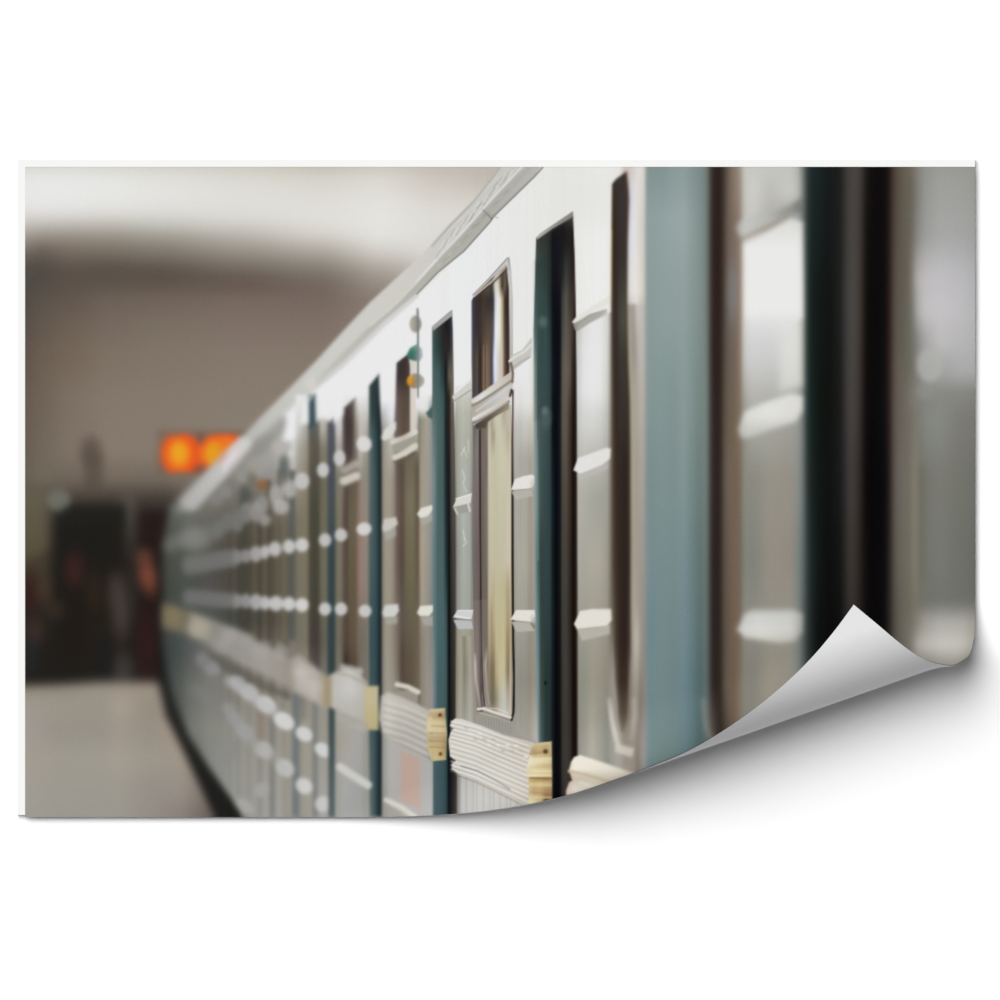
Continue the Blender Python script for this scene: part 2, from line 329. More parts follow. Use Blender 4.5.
# ---- mid-distance carriage (x 300..455) -----------------------------------
# upright strips between y 425 and the belt
mx = [298,307,310,318,321,326,329,334,336,341,344,347,349,356,360,366]
my = [395,425,450,480,520,580,640,672]
g = lambda *a: list(a)
mid = [
 g((232,232,232),(225,225,226),(60,84,92),(190,190,190),(232,232,234),(232,232,234),(228,228,232),(225,225,230),(232,232,234),(225,225,232),(120,110,116),(70,62,64),(100,92,90),(225,222,220),(232,230,228),(226,228,230)),
 g((205,204,202),(170,166,160),(84,90,88),(104,100,92),(190,184,174),(176,168,156),(84,86,100),(88,90,104),(196,194,190),(205,204,202),(90,76,76),(72,58,56),(70,58,54),(140,130,122),(196,188,180),(186,180,172)),
 g((170,166,156),(152,144,128),(96,92,80),(90,84,72),(128,122,106),(130,124,104),(84,84,96),(72,74,84),(160,158,142),(166,160,148),(92,80,78),(70,58,54),(72,60,56),(120,112,102),(190,182,170),(150,146,136)),
 g((150,142,126),(138,128,110),(82,80,68),(80,76,64),(104,100,82),(116,112,90),(70,78,84),(60,68,76),(124,122,104),(128,120,104),(110,102,90),(110,100,90),(112,102,90),(120,108,94),(148,136,122),(140,134,122)),
 g((122,116,98),(128,118,96),(76,74,60),(72,70,56),(108,104,84),(112,108,88),(72,78,82),(56,70,74),(112,112,90),(128,120,102),(84,66,64),(84,66,62),(106,96,72),(112,100,78),(150,124,114),(146,134,122)),
 g((120,114,96),(124,114,94),(74,72,58),(70,66,54),(108,104,86),(116,110,92),(60,74,76),(50,66,70),(116,112,92),(122,114,96),(86,72,64),(82,66,58),(100,88,68),(106,92,72),(152,122,112),(140,128,116)),
 g((116,112,98),(124,116,98),(70,66,58),(66,60,54),(92,88,76),(104,100,86),(56,70,72),(48,62,64),(112,110,94),(112,104,88),(84,70,60),(78,62,54),(98,82,66),(98,82,66),(112,106,92),(118,110,98)),
 g((150,142,130),(150,142,130),(100,94,88),(80,74,70),(110,106,98),(120,114,104),(60,72,72),(50,60,60),(120,116,104),(120,114,102),(60,50,44),(58,46,40),(80,66,54),(84,70,56),(120,110,100),(118,110,100))]
rect(296, 368, 395, 680, G(mx, my, mid), 5)
poly([(302,404),(322,388),(344,369),(366,348),(366,392),(356,400),(346,412),(334,424),(322,418),(314,424),(300,424)], (234,234,234), 7, .97)
# doors and windows of the mid carriage
def door(lab_txt, pts, field, soft):
    part('printed_door', train, lab_txt); poly(pts, field, soft)
door('blurred dark teal door edge, farthest of the row', [(309,402),(315,394),(316,425),(309,428)], (52,76,86), 5)
use(train)
door('thin blurred navy door strip between two cream ribs', [(329,424),(333,418),(334.5,440),(335,817),(328.5,817)],
     V((420,(84,84,94)),(470,(74,76,86)),(500,(72,80,86)),(560,(52,70,76)),(660,(50,68,68)),(720,(60,76,78)),(817,(84,98,100))), 4)
door('blurred teal door with slanted head and small yellow step cap', [(369,386),(379,374),(380,400),(383,440),(383,817),(369,817),(368,440)],
     G([366,370,374,378,380,384],[380,410,440,480,560,640,700,817],[
      [(190,196,198),(50,62,64),(46,60,60),(42,54,58),(80,90,96),(190,200,210)],
      [(200,206,208),(54,74,74),(46,68,66),(34,50,54),(30,40,46),(150,170,190)],
      [(150,150,146),(86,108,104),(60,88,88),(36,60,66),(26,36,42),(120,116,108)],
      [(130,130,122),(92,104,102),(66,92,94),(44,66,70),(24,34,40),(60,58,54)],
      [(128,118,108),(80,94,92),(62,94,98),(46,72,78),(24,36,42),(40,44,46)],
      [(120,110,100),(56,80,84),(54,86,94),(40,64,72),(24,32,40),(50,52,54)],
      [(130,120,108),(62,86,88),(60,88,92),(40,64,70),(24,32,40),(54,54,54)],
      [(160,156,148),(100,114,112),(66,92,94),(36,56,62),(28,36,42),(90,88,82)]]), 3.5)
w3 = part('printed_window', train, 'blurred narrow window left of the teal door with slanted head')
poly([(344,408),(356,397),(354,455),(346,460)], G([343,347,352,357],[400,425,460],[[(90,80,86),(70,60,62),(96,86,80),(180,174,168)],[(84,70,72),(66,52,50),(72,60,54),(170,160,150)],[(90,80,80),(74,64,62),(80,70,66),(150,140,130)]]), 4)
poly([(344,488),(360,480),(360,664),(344,664)], G([343,346,350,355,360],[480,520,580,640,668],[[(110,102,90),(84,70,62),(98,86,70),(104,92,72),(130,112,100)],[(110,104,88),(82,64,62),(104,96,72),(106,94,74),(146,124,112)],[(110,104,88),(84,68,60),(100,90,66),(100,86,66),(150,122,110)],[(100,94,80),(80,64,54),(96,80,62),(98,84,66),(120,110,96)],[(90,80,70),(50,38,32),(80,64,52),(86,72,58),(110,100,90)]]), 4)
line([(345,470),(356,464)], 8, (180,172,164), 5, .8); line([(344,481),(356,476)], 8.5, (208,202,192), 4.5, .95)
line([(343,667),(360,671)], 6, (190,186,180), 5, .8)
use(train)
for (x,y,rx,ry,c,an) in ((323,470,6,7.5,188,0),(339.5,458,6,8,188,0),(364,444,7.5,8,206,-25),(364,529,7.5,6.5,200,-10),(302,545,6.8,7,192,0),(302,605,6.8,7,200,0),(302,481,7.5,8.5,182,0),(341,535,6.3,6.6,184,0),(325,540,6.3,6.8,182,0)):
    bok(x, y, rx, ry, (c,c-2,c-4), .93, .2, an)
for (x,y,rx,ry) in rowA[2:5]: bok(x,y,rx,ry,(188,188,186),.92,.2)
# belt of the mid carriage with its yellow caps
belt2 = part('printed_corrugated_belt', train, 'blurred cream corrugated belt between the two navy and teal doors')
poly([(327,676),(345,668),(360,672),(366,683),(366,724),(345,714),(327,706)], G([327,334,350,366],[670,690,705,722],[[(150,134,116),(186,182,174),(200,196,190),(176,170,160)],[(156,138,110),(190,188,180),(200,198,196),(186,182,174)],[(156,140,114),(186,184,176),(186,184,176),(182,178,168)],[(140,130,110),(170,168,160),(182,180,172),(178,172,162)]]), 5)
poly([(288,660),(298,655),(312,664),(328,677),(328,707),(292,690)], G([288,300,314,328],[658,672,688,704],[[(150,140,128),(172,166,156),(150,144,134),(120,110,98)],[(158,150,140),(196,192,184),(186,180,172),(156,144,124)],[(150,142,130),(180,174,164),(192,184,176),(170,156,134)],[(130,126,116),(150,146,138),(174,170,160),(168,150,124)]]), 8, .92)
rect(324, 331, 680, 706, (164,146,112), 5, .8)
line([(336,672),(350,676),(367,684)], 2.5, (150,148,140), 4, .55)
part('printed_step_cap', train, 'blurred yellow cap on the far end of the belt')
rect(364.5, 378.5, 686, 730, V((686,(196,182,140)),(700,(196,182,144)),(718,(190,176,128)),(730,(186,172,126))), 3.5)
use(train)
rect(336, 367, 724, 817, G([336,345,352,360,367],[705,740,780,817],[[(170,168,160)]*2+[(172,164,152)]*3,[(158,156,144),(168,162,150),(168,166,160),(166,166,164),(150,148,138)],[(160,158,150),(168,168,164),(164,164,162),(160,160,158),(146,146,140)],[(160,158,152),(164,164,162),(160,160,160),(158,158,156),(146,146,142)]]), 4, .9)
poly([(336,706),(345,714),(366,724),(366,732),(336,722)], (176,173,165), 5, .7)
line([(340,767),(352,775),(368,785)], 8, (206,205,198), 4, .93)
# ---- carriage section x 383..433 -------------------------------------------
rect(382, 395, 400, 700, G([383,387,391,396],[400,415,435,480,560,640,700],[
   [(232,234,240),(232,232,236),(232,233,240),(228,228,234)],
   [(180,182,180),(205,205,205),(224,226,232),(210,208,212)],
   [(150,146,132),(170,166,152),(190,188,182),(180,174,168)],
   [(148,142,124),(162,154,136),(160,150,136),(132,118,110)],
   [(146,138,122),(158,148,130),(156,146,130),(126,112,100)],
   [(140,132,116),(156,150,132),(150,142,128),(130,118,106)],
   [(140,134,120),(160,154,140),(156,150,138),(140,132,120)]]), 3)
rect(418, 434, 395, 720, G([418,422,427,431,434],[395,408,420,470,540,600,640,700],[
   [(228,228,230),(232,232,230),(232,232,230),(220,222,220),(90,120,118)],
   [(220,222,222),(228,228,226),(220,220,216),(150,166,160),(86,120,118)],
   [(120,120,104),(150,146,126),(170,160,142),(140,150,144),(100,124,122)],
   [(130,122,104),(160,150,132),(160,154,140),(146,146,144),(118,138,138)],
   [(140,128,110),(168,158,140),(158,152,138),(140,142,138),(110,134,134)],
   [(120,110,92),(164,154,136),(152,146,132),(132,134,130),(106,132,132)],
   [(110,102,88),(140,130,114),(148,142,128),(136,134,128),(120,140,140)],
   [(104,98,86),(140,132,118),(150,144,132),(150,142,136),(134,144,146)]]), 2)
w2 = part('printed_window', train, 'softly blurred window with two pale crossbars and the round lamps before it')
rect(395, 419, 452, 690, G([394,397,402,407,412,418],[452,470,500,560,620,660,690],[
   [(120,104,96),(100,84,76),(96,86,70),(108,98,80),(112,102,84),(120,108,90)],
   [(126,112,104),(104,88,80),(88,76,62),(112,102,82),(116,104,84),(96,84,68)],
   [(130,114,106),(110,92,86),(92,78,64),(118,110,88),(122,114,92),(100,86,70)],
   [(128,112,102),(108,90,80),(86,72,60),(110,102,78),(112,106,78),(100,86,68)],
   [(130,120,108),(118,106,96),(96,84,74),(100,92,74),(104,96,74),(110,94,78)],
   [(134,124,108),(124,112,98),(84,68,58),(92,82,66),(98,86,66),(112,94,78)],
   [(140,132,118),(130,122,108),(90,74,64),(90,78,64),(96,84,68),(110,98,84)]]), 2.5)
poly([(396.5,363),(408,354),(411,370),(412,432),(397,440),(394,436)], G([394,398,404,409,412],[356,375,400,430],[[(130,124,130),(60,50,60),(60,50,48),(70,60,56),(90,80,76)],[(130,120,120),(60,50,56),(62,50,46),(72,60,52),(100,92,80)],[(150,140,138),(96,82,80),(92,74,62),(84,76,62),(110,102,92)],[(120,112,108),(104,88,84),(96,76,60),(94,84,74),(100,88,84)]]), 2)
rect(410, 416, 360, 434, V((360,(214,208,200)),(390,(214,208,202)),(410,(218,208,196)),(434,(208,200,190))), 2)
line([(393,442),(404,438),(415,432)], 5.5, H((392,(214,206,196)),(404,(196,188,176)),(415,(216,212,204))), 2.4)
poly([(392,445),(417,435),(417,444),(393,454)], (160,156,142), 2.5)
line([(395,457.5),(405,453),(415,446)], 6, (210,206,190), 2.4)
line([(394,462),(406,460),(416,452)], 2, (100,86,82), 3, .7)
line([(397,684.5),(408,687),(418,692)], 5, (212,206,192), 3)
poly([(384,695),(395,688),(412,696),(420,704),(420,712),(384,702)], (150,145,132), 4, .6, lab=False)
use(train)
for (P, c) in (([(381,438),(384,430),(391,424),(396,422),(396,429),(391,438),(384,441)],(216,216,210)),
               ([(382,527),(384,519),(396,517),(398,524),(390,531),(383,532)],(200,198,190)),
               ([(382,613),(385,605),(398,604),(399,611),(395,617),(384,617)],(206,206,202)),
               ([(417,514),(421,508),(432,505),(433,509),(428,517),(420,518)],(222,220,210)),
               ([(417,613),(420,606),(434,605),(434,610),(429,616),(420,616)],(222,220,210))):
    part('printed_rib', train, None); poly(P, c, 2.6)
use(train)
for P in ([(384,532),(396,527),(396,536),(386,541)],[(385,619),(398,617),(397,624),(387,624)],[(420,520),(432,513),(432,521),(422,526)],[(421,618),(433,616),(433,626),(424,625)]):
    poly(P, (172,170,162), 3.5, .75, lab=False)
part('printed_teal_gusset', train)
poly([(426,413),(434,404),(434,420),(428,417)], (70,104,100), 3)
use(train)
belt3 = part('printed_corrugated_belt', train, 'softly blurred cream belt below the window with two crossbars')
poly([(381,696),(388,692),(402,697),(433,712),(433,724),(428,758),(405,746),(382,734),(379,718)],
     G([379,388,400,415,432],[694,708,722,738,756],[[(180,174,160),(196,192,182),(186,182,172),(176,172,160),(170,164,150)],[(182,176,164),(206,202,190),(196,192,182),(190,186,178),(184,178,166)],[(184,180,170),(200,198,190),(186,182,172),(186,182,174),(190,184,172)],[(170,166,156),(188,184,176),(180,176,168),(178,172,166),(180,174,166)],[(160,158,150),(172,170,164),(178,174,168),(180,176,170),(168,162,154)]]), 4)
for k in range(6):
    dy = k * 7.2
    line([(384,701+dy),(405,707+dy),(430,718+dy*1.02)], 1.6, (216,212,202), 3.5, .5); line([(384,705+dy),(405,711+dy),(430,722+dy*1.02)], 1.4, (146,140,128), 3, .45)
part('printed_step_cap', train, 'yellow ribbed cap at the belt end beside the second teal door')
poly([(430,709),(444,708),(446,735),(446,759),(432,761),(427,745),(426,722)], G([426,430,438,446],[708,714,720,730,738,748,756,761],[
   [(200,192,160),(214,200,160),(214,200,158),(200,186,144)],[(186,176,140),(190,168,124),(180,150,108),(170,144,96)],[(204,194,160),(214,196,152),(208,190,146),(196,180,136)],[(202,192,160),(216,200,160),(214,196,154),(200,184,140)],[(186,176,144),(190,166,122),(188,164,120),(170,146,104)],[(198,186,148),(202,180,130),(196,172,120),(166,140,98)],[(200,190,150),(206,186,136),(190,156,110),(170,144,96)],[(190,184,140),(198,186,134),(196,182,128),(180,160,110)]]), 2)
for y in (733, 741, 747): line([(429,y),(445,y+.5)], 1.2, (150,124,84), 2, .6)
blob(440, 715, 1.8, 1.8, (80,44,24), .5, .8); blob(440.5, 754, 1.8, 2, (110,60,30), .5, .8)
use(train)
poly([(382,735),(405,747),(427,758),(434,764),(434,830),(382,830)], G([383,390,401,419,430,434],[735,770,817],[[(150,150,142),(176,174,168),(178,172,164),(180,174,166),(172,170,166),(150,152,150)],[(150,150,146),(176,174,170),(174,170,166),(176,170,164),(172,172,172),(156,158,158)],[(140,140,136),(170,168,164),(172,168,162),(176,170,166),(174,174,174),(160,162,162)]]), 2.5)
part('printed_red_mark', train, 'faded pink patch below the belt')
poly([(401,751),(419,758),(420,808),(401,800)], (190,160,146), 3, .9)
use(train)
line([(386,800),(401,807),(414,816),(420,822)], 5, (206,204,192), 3); poly([(384,802),(400,812),(408,820),(384,820)], (150,148,136), 3, .7, lab=False)

# ---- teal door B (x 432..458) ----------------------------------------------
door('teal door with bevelled head between the lamp window and the open toplight window',
     [(432,327),(452,310),(453,330),(454,400),(456,500),(458,640),(459,830),(433,830),(433,640),(432.5,500)],
     G([431.5,434,438,443,446,449,452,458],[325,345,375,400,430,480,560,620,660,700,760,817],[
      [(110,116,114),(70,76,74),(52,56,54),(40,40,42),(34,30,32),(34,32,40),(60,62,72),(210,214,220)],
      [(90,110,112),(56,84,84),(44,66,62),(38,42,38),(46,40,36),(40,36,40),(70,66,64),(190,190,190)],
      [(100,124,124),(66,100,100),(64,98,98),(44,62,64),(20,24,26),(96,88,76),(104,96,84),(80,74,68)],
      [(84,112,112),(76,108,106),(70,102,102),(60,92,92),(30,38,40),(40,36,32),(108,96,84),(90,82,72)],
      [(110,130,128),(100,124,120),(74,106,104),(66,98,96),(26,36,38),(36,32,30),(100,88,76),(92,86,76)],
      [(128,144,142),(114,140,140),(70,104,102),(66,98,96),(30,40,42),(22,24,26),(84,78,70),(92,88,80)],
      [(110,134,136),(100,128,130),(70,104,108),(72,104,106),(36,56,60),(14,18,20),(60,56,52),(74,68,62)],
      [(106,130,132),(96,124,126),(70,106,108),(70,104,106),(60,90,92),(10,14,16),(50,48,44),(66,60,54)],
      [(110,134,134),(110,134,132),(66,102,108),(66,102,104),(62,94,96),(12,16,18),(44,44,40),(66,64,58)],
      [(120,132,134),(116,130,132),(66,100,104),(64,98,100),(62,92,92),(12,16,16),(40,38,36),(66,64,56)],
      [(110,120,120),(70,100,104),(60,94,98),(56,88,94),(50,76,80),(10,14,18),(30,30,32),(60,56,52)],
      [(100,114,116),(66,92,96),(58,88,94),(52,82,88),(46,70,76),(12,16,20),(36,34,34),(76,70,64)]]), 1.6)
poly([(432,327),(452,310),(452,316),(433,331)], (164,164,160), 1.6)
# the yellow cap overlaps the door
part('printed_step_cap', train, 'blurred brown end of the yellow step cap against the teal door')
poly([(432,709),(445,708),(447,735),(446,760),(433,761)], G([432,440,447],[708,716,722,732,738,748,761],[[(206,196,158),(206,192,150),(180,164,120)],[(188,164,118),(176,146,102),(160,136,90)],[(212,196,152),(208,190,146),(190,172,126)],[(214,198,158),(210,192,150),(196,180,136)],[(188,164,120),(184,160,116),(166,142,100)],[(202,180,130),(192,168,116),(160,134,92)],[(200,188,136),(196,180,126),(176,156,106)]]), 1.6)
blob(440, 715, 1.8, 1.8, (80,44,24), .5, .85); blob(440.5, 754, 1.8, 2, (110,60,30), .5, .85)
for y in (726, 733, 741, 747): line([(432,y),(445,y+.5)], 1.1, (150,124,84), 1.8, .6)
# signal lamps on a pole
lampset = part('printed_signal_pole', train, 'slim grey pole carrying three round lamps')
line([(417.5,309),(418,330),(418,398)], 1.8, V((308,(110,116,150)),(325,(128,128,126)),(350,(104,124,124)),(380,(120,124,122)),(398,(170,180,180))), 1.8, lab=True)
part('printed_lamp', train, 'round grey topmost lamp of the pole')
blob(415.5, 324, 6, 8.5, G([409,414,417,421],[316,332],[[(178,174,160),(158,154,140),(132,130,124),(140,140,136)]]*2), .2, .92, lab=True)
part('printed_lamp', train, 'round green middle lamp of the pole')
poly([(407,354),(410,348),(417,344),(422,349),(423,356),(420,361),(415,361),(408,359)], G([407,412,416,418,423],[344,353,361],[[(140,180,168),(110,160,146),(120,160,150),(130,164,164),(190,206,206)],[(60,130,110),(40,128,104),(84,132,124),(130,160,160),(180,196,198)],[(70,110,100),(60,104,90),(110,124,118),(140,156,158),(180,194,196)]]), 2)
part('printed_lamp', train, 'round orange lowest lamp of the pole')
blob(415.5, 381, 8.8, 7.5, G([406,410,413,417,424],[374,381,389],[[(200,150,70),(214,166,80),(170,150,110),(140,138,126),(170,170,164)],[(206,140,40),(224,150,34),(180,130,60),(140,134,118),(166,164,158)],[(150,120,80),(160,120,70),(140,120,90),(150,146,136),(186,184,180)]]), .14, .95, lab=True)
use(train)
line([(418,312),(418,396)], 1.4, (118,122,120), 1.6, .8)
poly([(419,360),(433,340),(433,405),(419,410)], (233,233,236), 2, .0, lab=False)

# ---- ribbed strip x 454..472 -----------------------------------------------
pan1 = [(455,330),(472,300),(472,500),(474,640),(475,728),(456,722),(456,560),(455,430)]
rect(455.5, 472, 385, 730, G([455,458,464,470,472.5],[385,400,415,440,500,560,610,640,700,730],[
   [(226,228,232),(230,230,236),(230,230,236),(222,222,224),(214,214,212)],
   [(176,176,166),(190,190,180),(196,196,184),(190,190,180),(170,168,158)],
   [(150,148,136),(176,176,164),(184,184,172),(176,176,164),(158,156,146)],
   [(140,140,128),(168,170,158),(176,178,166),(168,170,158),(150,150,140)],
   [(120,120,112),(162,166,156),(176,180,168),(162,166,156),(128,124,116)],
   [(92,90,86),(150,154,146),(168,172,162),(158,164,154),(130,130,124)],
   [(90,90,82),(148,152,144),(164,168,158),(156,162,152),(120,118,112)],
   [(90,88,76),(158,152,130),(164,158,140),(158,150,132),(140,132,122)],
   [(110,106,96),(162,154,136),(154,150,134),(160,156,142),(146,138,128)],
   [(120,118,110),(160,156,144),(164,160,150),(168,164,154),(160,154,146)]]), 1.4)
rect(457, 473, 636, 728, G([457,460,462,464,467,470,473],[636,670,700,728],[[(150,146,126),(166,160,138),(150,146,126),(130,130,112),(160,154,136),(168,160,142),(140,130,120)],[(140,136,118),(162,156,134),(156,152,132),(124,124,110),(142,140,122),(170,160,144),(150,140,130)],[(150,144,128),(170,162,142),(158,152,136),(140,138,124),(158,154,140),(176,170,156),(160,150,142)],[(160,156,142),(170,164,148),(166,162,150),(156,156,148),(168,164,154),(178,174,164),(170,164,154)]]), 1.2, .9)
line([(455,640),(453.5,560),(452.5,420)], 1.0, (80,76,70), 1.6, .4)
for P in ([(463.5,448),(467,457)],[(465,447),(461,455)],[(462,470),(465,478),(463,484)],[(464,486),(467,492)],[(464,538),(466.5,543),(463,546)],[(465,540),(463,530)],[(468,440),(468.5,452)]):
    line(P, 1.0, (214,216,206), 1.3, .75)
streaks([(457,400),(472,400),(473,720),(457,720)], 3, 1.2, 2)
part('printed_rib', train, None)
poly([(452,397),(455,392),(471,378),(472,389),(455,402)], (206,206,198), 1.5)
line([(455,392.5),(470,380)], 2.2, (228,230,230), 1.8); line([(453.5,401.5),(471,390)], 1.6, (158,156,146), 1.6, .8)
part('printed_rib', train, None)
poly([(453,507),(457,498),(472,493.5),(470.5,503),(455,509)], (214,212,204), 1.3)
poly([(453,507),(470.5,503),(471,511),(457,515)], (158,158,150), 1.6, lab=True); line([(455,509),(457.5,514)], 1.6, (204,202,194), 1.4); line([(468,504),(470,511)], 1.8, (212,210,204), 1.4)
line([(456,499),(471,494)], 1.2, (232,230,222), 1.3)
part('printed_rib', train, None)
poly([(453,617.5),(457.5,610),(473.5,610),(471.5,619.5)], (206,206,206), 1.2)
poly([(453.5,620),(471.5,620.5),(473,629),(458,629)], (186,186,186), 1.3); line([(453.5,619.2),(472,620)], 1, (120,118,116), 1.2, .8)
line([(455,616),(470,618.5)], 1.2, (234,234,234), 1.3); line([(458,610.5),(473,610.5)], 1, (226,226,226), 1.2)
use(train)

# ---- window W1 (x 471..513) --------------------------------------------------
w1 = part('printed_window', train, 'sharpest window with open toplight, pale crossbars and cream blind')
poly([(472,300),(479,291),(508.5,257),(510.5,270),(512,300),(512,376),(473,400)], (200,198,194), 1.6)
poly([(471.5,301),(474,295.5),(506.5,264),(509,290),(510.5,372),(472,399),(471.5,360)],
   G([471,474,477,480,484,488,492,494,495,498,500,502,505,508,510.5],[262,285,300,330,360,396],[
    [(60,56,58)]*9+[(96,88,72)]*3+[(90,76,64),(80,68,58),(110,104,98)],
    [(60,58,62),(60,56,56),(60,52,46),(70,58,44),(84,76,58),(90,82,64),(70,60,52),(150,142,130),(214,210,200),(216,210,190),(150,136,110),(66,54,44),(110,94,76),(50,40,36),(120,114,108)],
    [(76,76,84),(56,56,66),(56,46,48),(60,46,42),(66,56,50),(60,50,46),(52,50,56),(74,72,78),(200,200,200),(232,232,234),(226,224,204),(180,172,140),(64,48,36),(48,36,34),(140,134,128)],
    [(96,96,106),(58,56,64),(56,48,50),(62,50,48),(80,66,54),(90,76,62),(84,74,72),(110,112,124),(226,228,238),(232,232,230),(228,224,204),(190,178,150),(80,62,52),(50,38,34),(150,140,136)],
    [(100,96,98),(70,62,64),(84,76,66),(50,40,36),(116,92,72),(120,98,78),(74,70,76),(190,194,220),(228,230,240),(214,210,204),(206,196,178),(202,192,170),(96,72,58),(46,36,32),(166,158,146)],
    [(110,104,104),(74,66,66),(84,76,72),(56,44,40),(120,96,76),(130,104,80),(78,70,76),(150,156,190),(214,220,236),(206,202,196),(206,196,180),(206,194,174),(110,84,66),(54,44,40),(180,170,160)]]), 1.3)
line([(473,295),(490,277.5),(507,258.5)], 1.2, (120,116,112), 1.5, .8)
line([(474,296.5),(492,281),(507,264)], 1.6, (222,212,204), 1.3, .8)
line([(476,297),(493,283),(507,269)], 1.4, (66,54,54), 1.4, .8); line([(490,284),(507,267)], 1.3, (176,160,144), 1.3, .8)
line([(508.5,258),(510.5,272),(512,300),(512,374)], 1.8, V((257,(150,152,150)),(275,(196,194,188)),(310,(190,186,184)),(374,(170,166,160))), 1.4)
for (x, c) in ((483.5,(150,120,92)),(485.5,(70,56,50)),(481,(44,36,34)),(486.8,(150,124,96))): line([(x,345),(x,390)], .9, c, 1.1, .5)
# toplight sill and crossbars
poly([(472,399),(478,395),(512,374),(513,382),(512,395),(510,400),(478,421),(472,422)], G([472,480,492,504,512],[375,400,422],[[(170,164,154),(176,170,160),(190,186,180),(196,192,188),(190,184,178)],[(168,162,148),(180,176,164),(190,190,186),(202,202,202),(196,192,186)],[(180,172,156),(186,182,170),(186,184,176),(190,186,180),(170,160,150)]]), 1.2)
line([(473.5,401),(480,397.5),(493,388.5),(510,376)], 4.6, H((472,(214,206,194)),(480,(222,220,220)),(492,(212,208,200)),(510,(200,186,170))), 1.5)
line([(472.5,405.5),(479,402.5),(494,393),(511,381)], 2.4, (140,130,116), 1.6, .85)
line([(476,411),(486,404),(497,396.5),(511,386)], 1.4, (214,210,200), 1.4, .8)
line([(473.5,419),(478,416.5),(491,409),(509,397.5)], 3.2, H((472,(222,220,212)),(485,(216,212,204)),(500,(206,196,182)),(510,(214,204,190))), 1.5)
line([(473,423),(479,420.5),(492,413),(509,401.5)], 2.0, (120,112,108), 1.5, .9)
line([(476,420.7),(492,412),(508,402)], .9, (196,192,186), 1.2, .8)
line([(503,399),(508,391),(511,389.5)], 1.2, (90,80,74), 1.4, .0)
poly([(475,425),(480,422),(509,403),(509,408),(497,416),(487,423),(478,428)], (112,98,80), 1.6)
poly([(476,424),(486,421),(488,425),(480,429),(475,428)], (62,58,52), 2.2, .9)
poly([(472,424),(479,428),(479,500),(480,640),(483,712),(476,712),(472,560)], G([472,474,477,479,481],[426,450,500,560,600,640,712],[
   [(150,146,136),(100,98,92),(120,118,110),(112,104,100),(40,30,28)],[(150,146,138),(112,108,102),(130,126,118),(110,100,96),(44,34,30)],[(128,118,114),(122,112,108),(118,106,104),(124,104,104),(40,28,26)],
   [(120,118,112),(112,106,102),(108,98,96),(116,90,92),(30,16,14)],[(130,128,120),(112,98,94),(112,106,98),(110,84,80),(34,18,16)],[(136,130,122),(120,106,104),(128,114,112),(120,98,98),(50,32,30)],[(150,142,134),(140,128,124),(140,126,124),(120,106,102),(80,64,60)]]), 1.2)
poly([(480,428),(488,422.5),(509,404),(511,405),(511.5,716),(483,710),(481,640),(480,560)],
   G([479,481,483,487,489,492,494,496,500,504,508,511.5],[420,435,460,500,560,590,620,640,670,700,716],[
    [(60,50,44),(112,100,88),(110,98,86),(120,108,92),(190,182,160),(170,160,138),(190,184,166),(200,196,172),(200,196,172),(180,170,146),(190,182,162),(196,184,162)],
    [(46,36,30),(110,96,90),(116,104,96),(124,112,98),(206,196,172),(164,152,124),(160,150,122),(196,190,162),(200,198,174),(196,192,162),(180,170,140),(206,196,172)],
    [(34,22,18),(110,96,90),(118,106,100),(116,104,98),(208,198,172),(196,188,156),(194,188,158),(196,192,160),(200,198,168),(204,200,168),(200,192,164),(214,202,178)],
    [(30,18,14),(100,88,84),(112,100,94),(124,114,106),(198,188,160),(200,190,158),(198,190,158),(192,188,156),(198,192,164),(198,190,160),(202,194,166),(208,196,170)],
    [(30,18,16),(96,86,80),(106,98,90),(118,108,98),(190,180,146),(196,188,158),(192,182,154),(192,186,150),(192,186,156),(198,186,158),(202,190,166),(206,194,170)],
    [(26,16,14),(96,88,80),(110,102,92),(112,98,90),(190,178,146),(186,172,132),(184,172,130),(192,180,142),(190,182,138),(188,178,138),(170,152,108),(186,168,136)],
    [(26,16,14),(100,90,86),(108,98,90),(112,100,88),(182,164,126),(158,138,98),(184,168,126),(188,178,136),(190,180,136),(192,184,134),(160,144,100),(166,144,104)],
    [(40,28,26),(120,104,102),(110,98,92),(112,98,86),(170,156,118),(150,130,92),(160,142,104),(188,176,132),(190,178,130),(196,184,132),(140,120,80),(176,150,110)],
    [(60,42,40),(140,124,120),(150,138,130),(120,104,92),(140,120,82),(108,92,60),(120,102,68),(176,160,116),(198,184,142),(198,186,142),(120,104,72),(180,162,132)],
    [(70,50,46),(136,124,118),(150,136,130),(150,140,130),(124,110,88),(96,88,70),(104,92,70),(140,124,92),(176,176,160),(192,194,184),(170,160,140),(176,168,156)],
    [(100,86,80),(150,140,132),(160,150,144),(170,162,156),(170,166,160),(150,146,140),(150,148,140),(170,164,152),(186,188,178),(196,196,190),(190,184,176),(186,178,170)]]), 1.1)
line([(479.8,430),(480,520),(480.8,600),(481.2,645),(483,690),(484.5,706)], 1.5, (34,20,18), 1.3, .9)
line([(475,654),(476,680),(480,706)], 2.2, V((650,(150,142,134)),(665,(214,206,198)),(690,(196,184,178)),(708,(160,148,142))), 1.8, .85)
line([(487,648),(485.5,665),(487,690),(489,704)], 2.0, V((645,(120,104,94)),(662,(200,196,184)),(690,(170,162,154)),(708,(160,152,146))), 1.8, .8)
line([(509.8,410),(510,560),(510.5,716)], 1.0, V((405,(196,184,164)),(560,(206,194,172)),(640,(206,178,140)),(716,(220,196,180))), 1.2, .7)
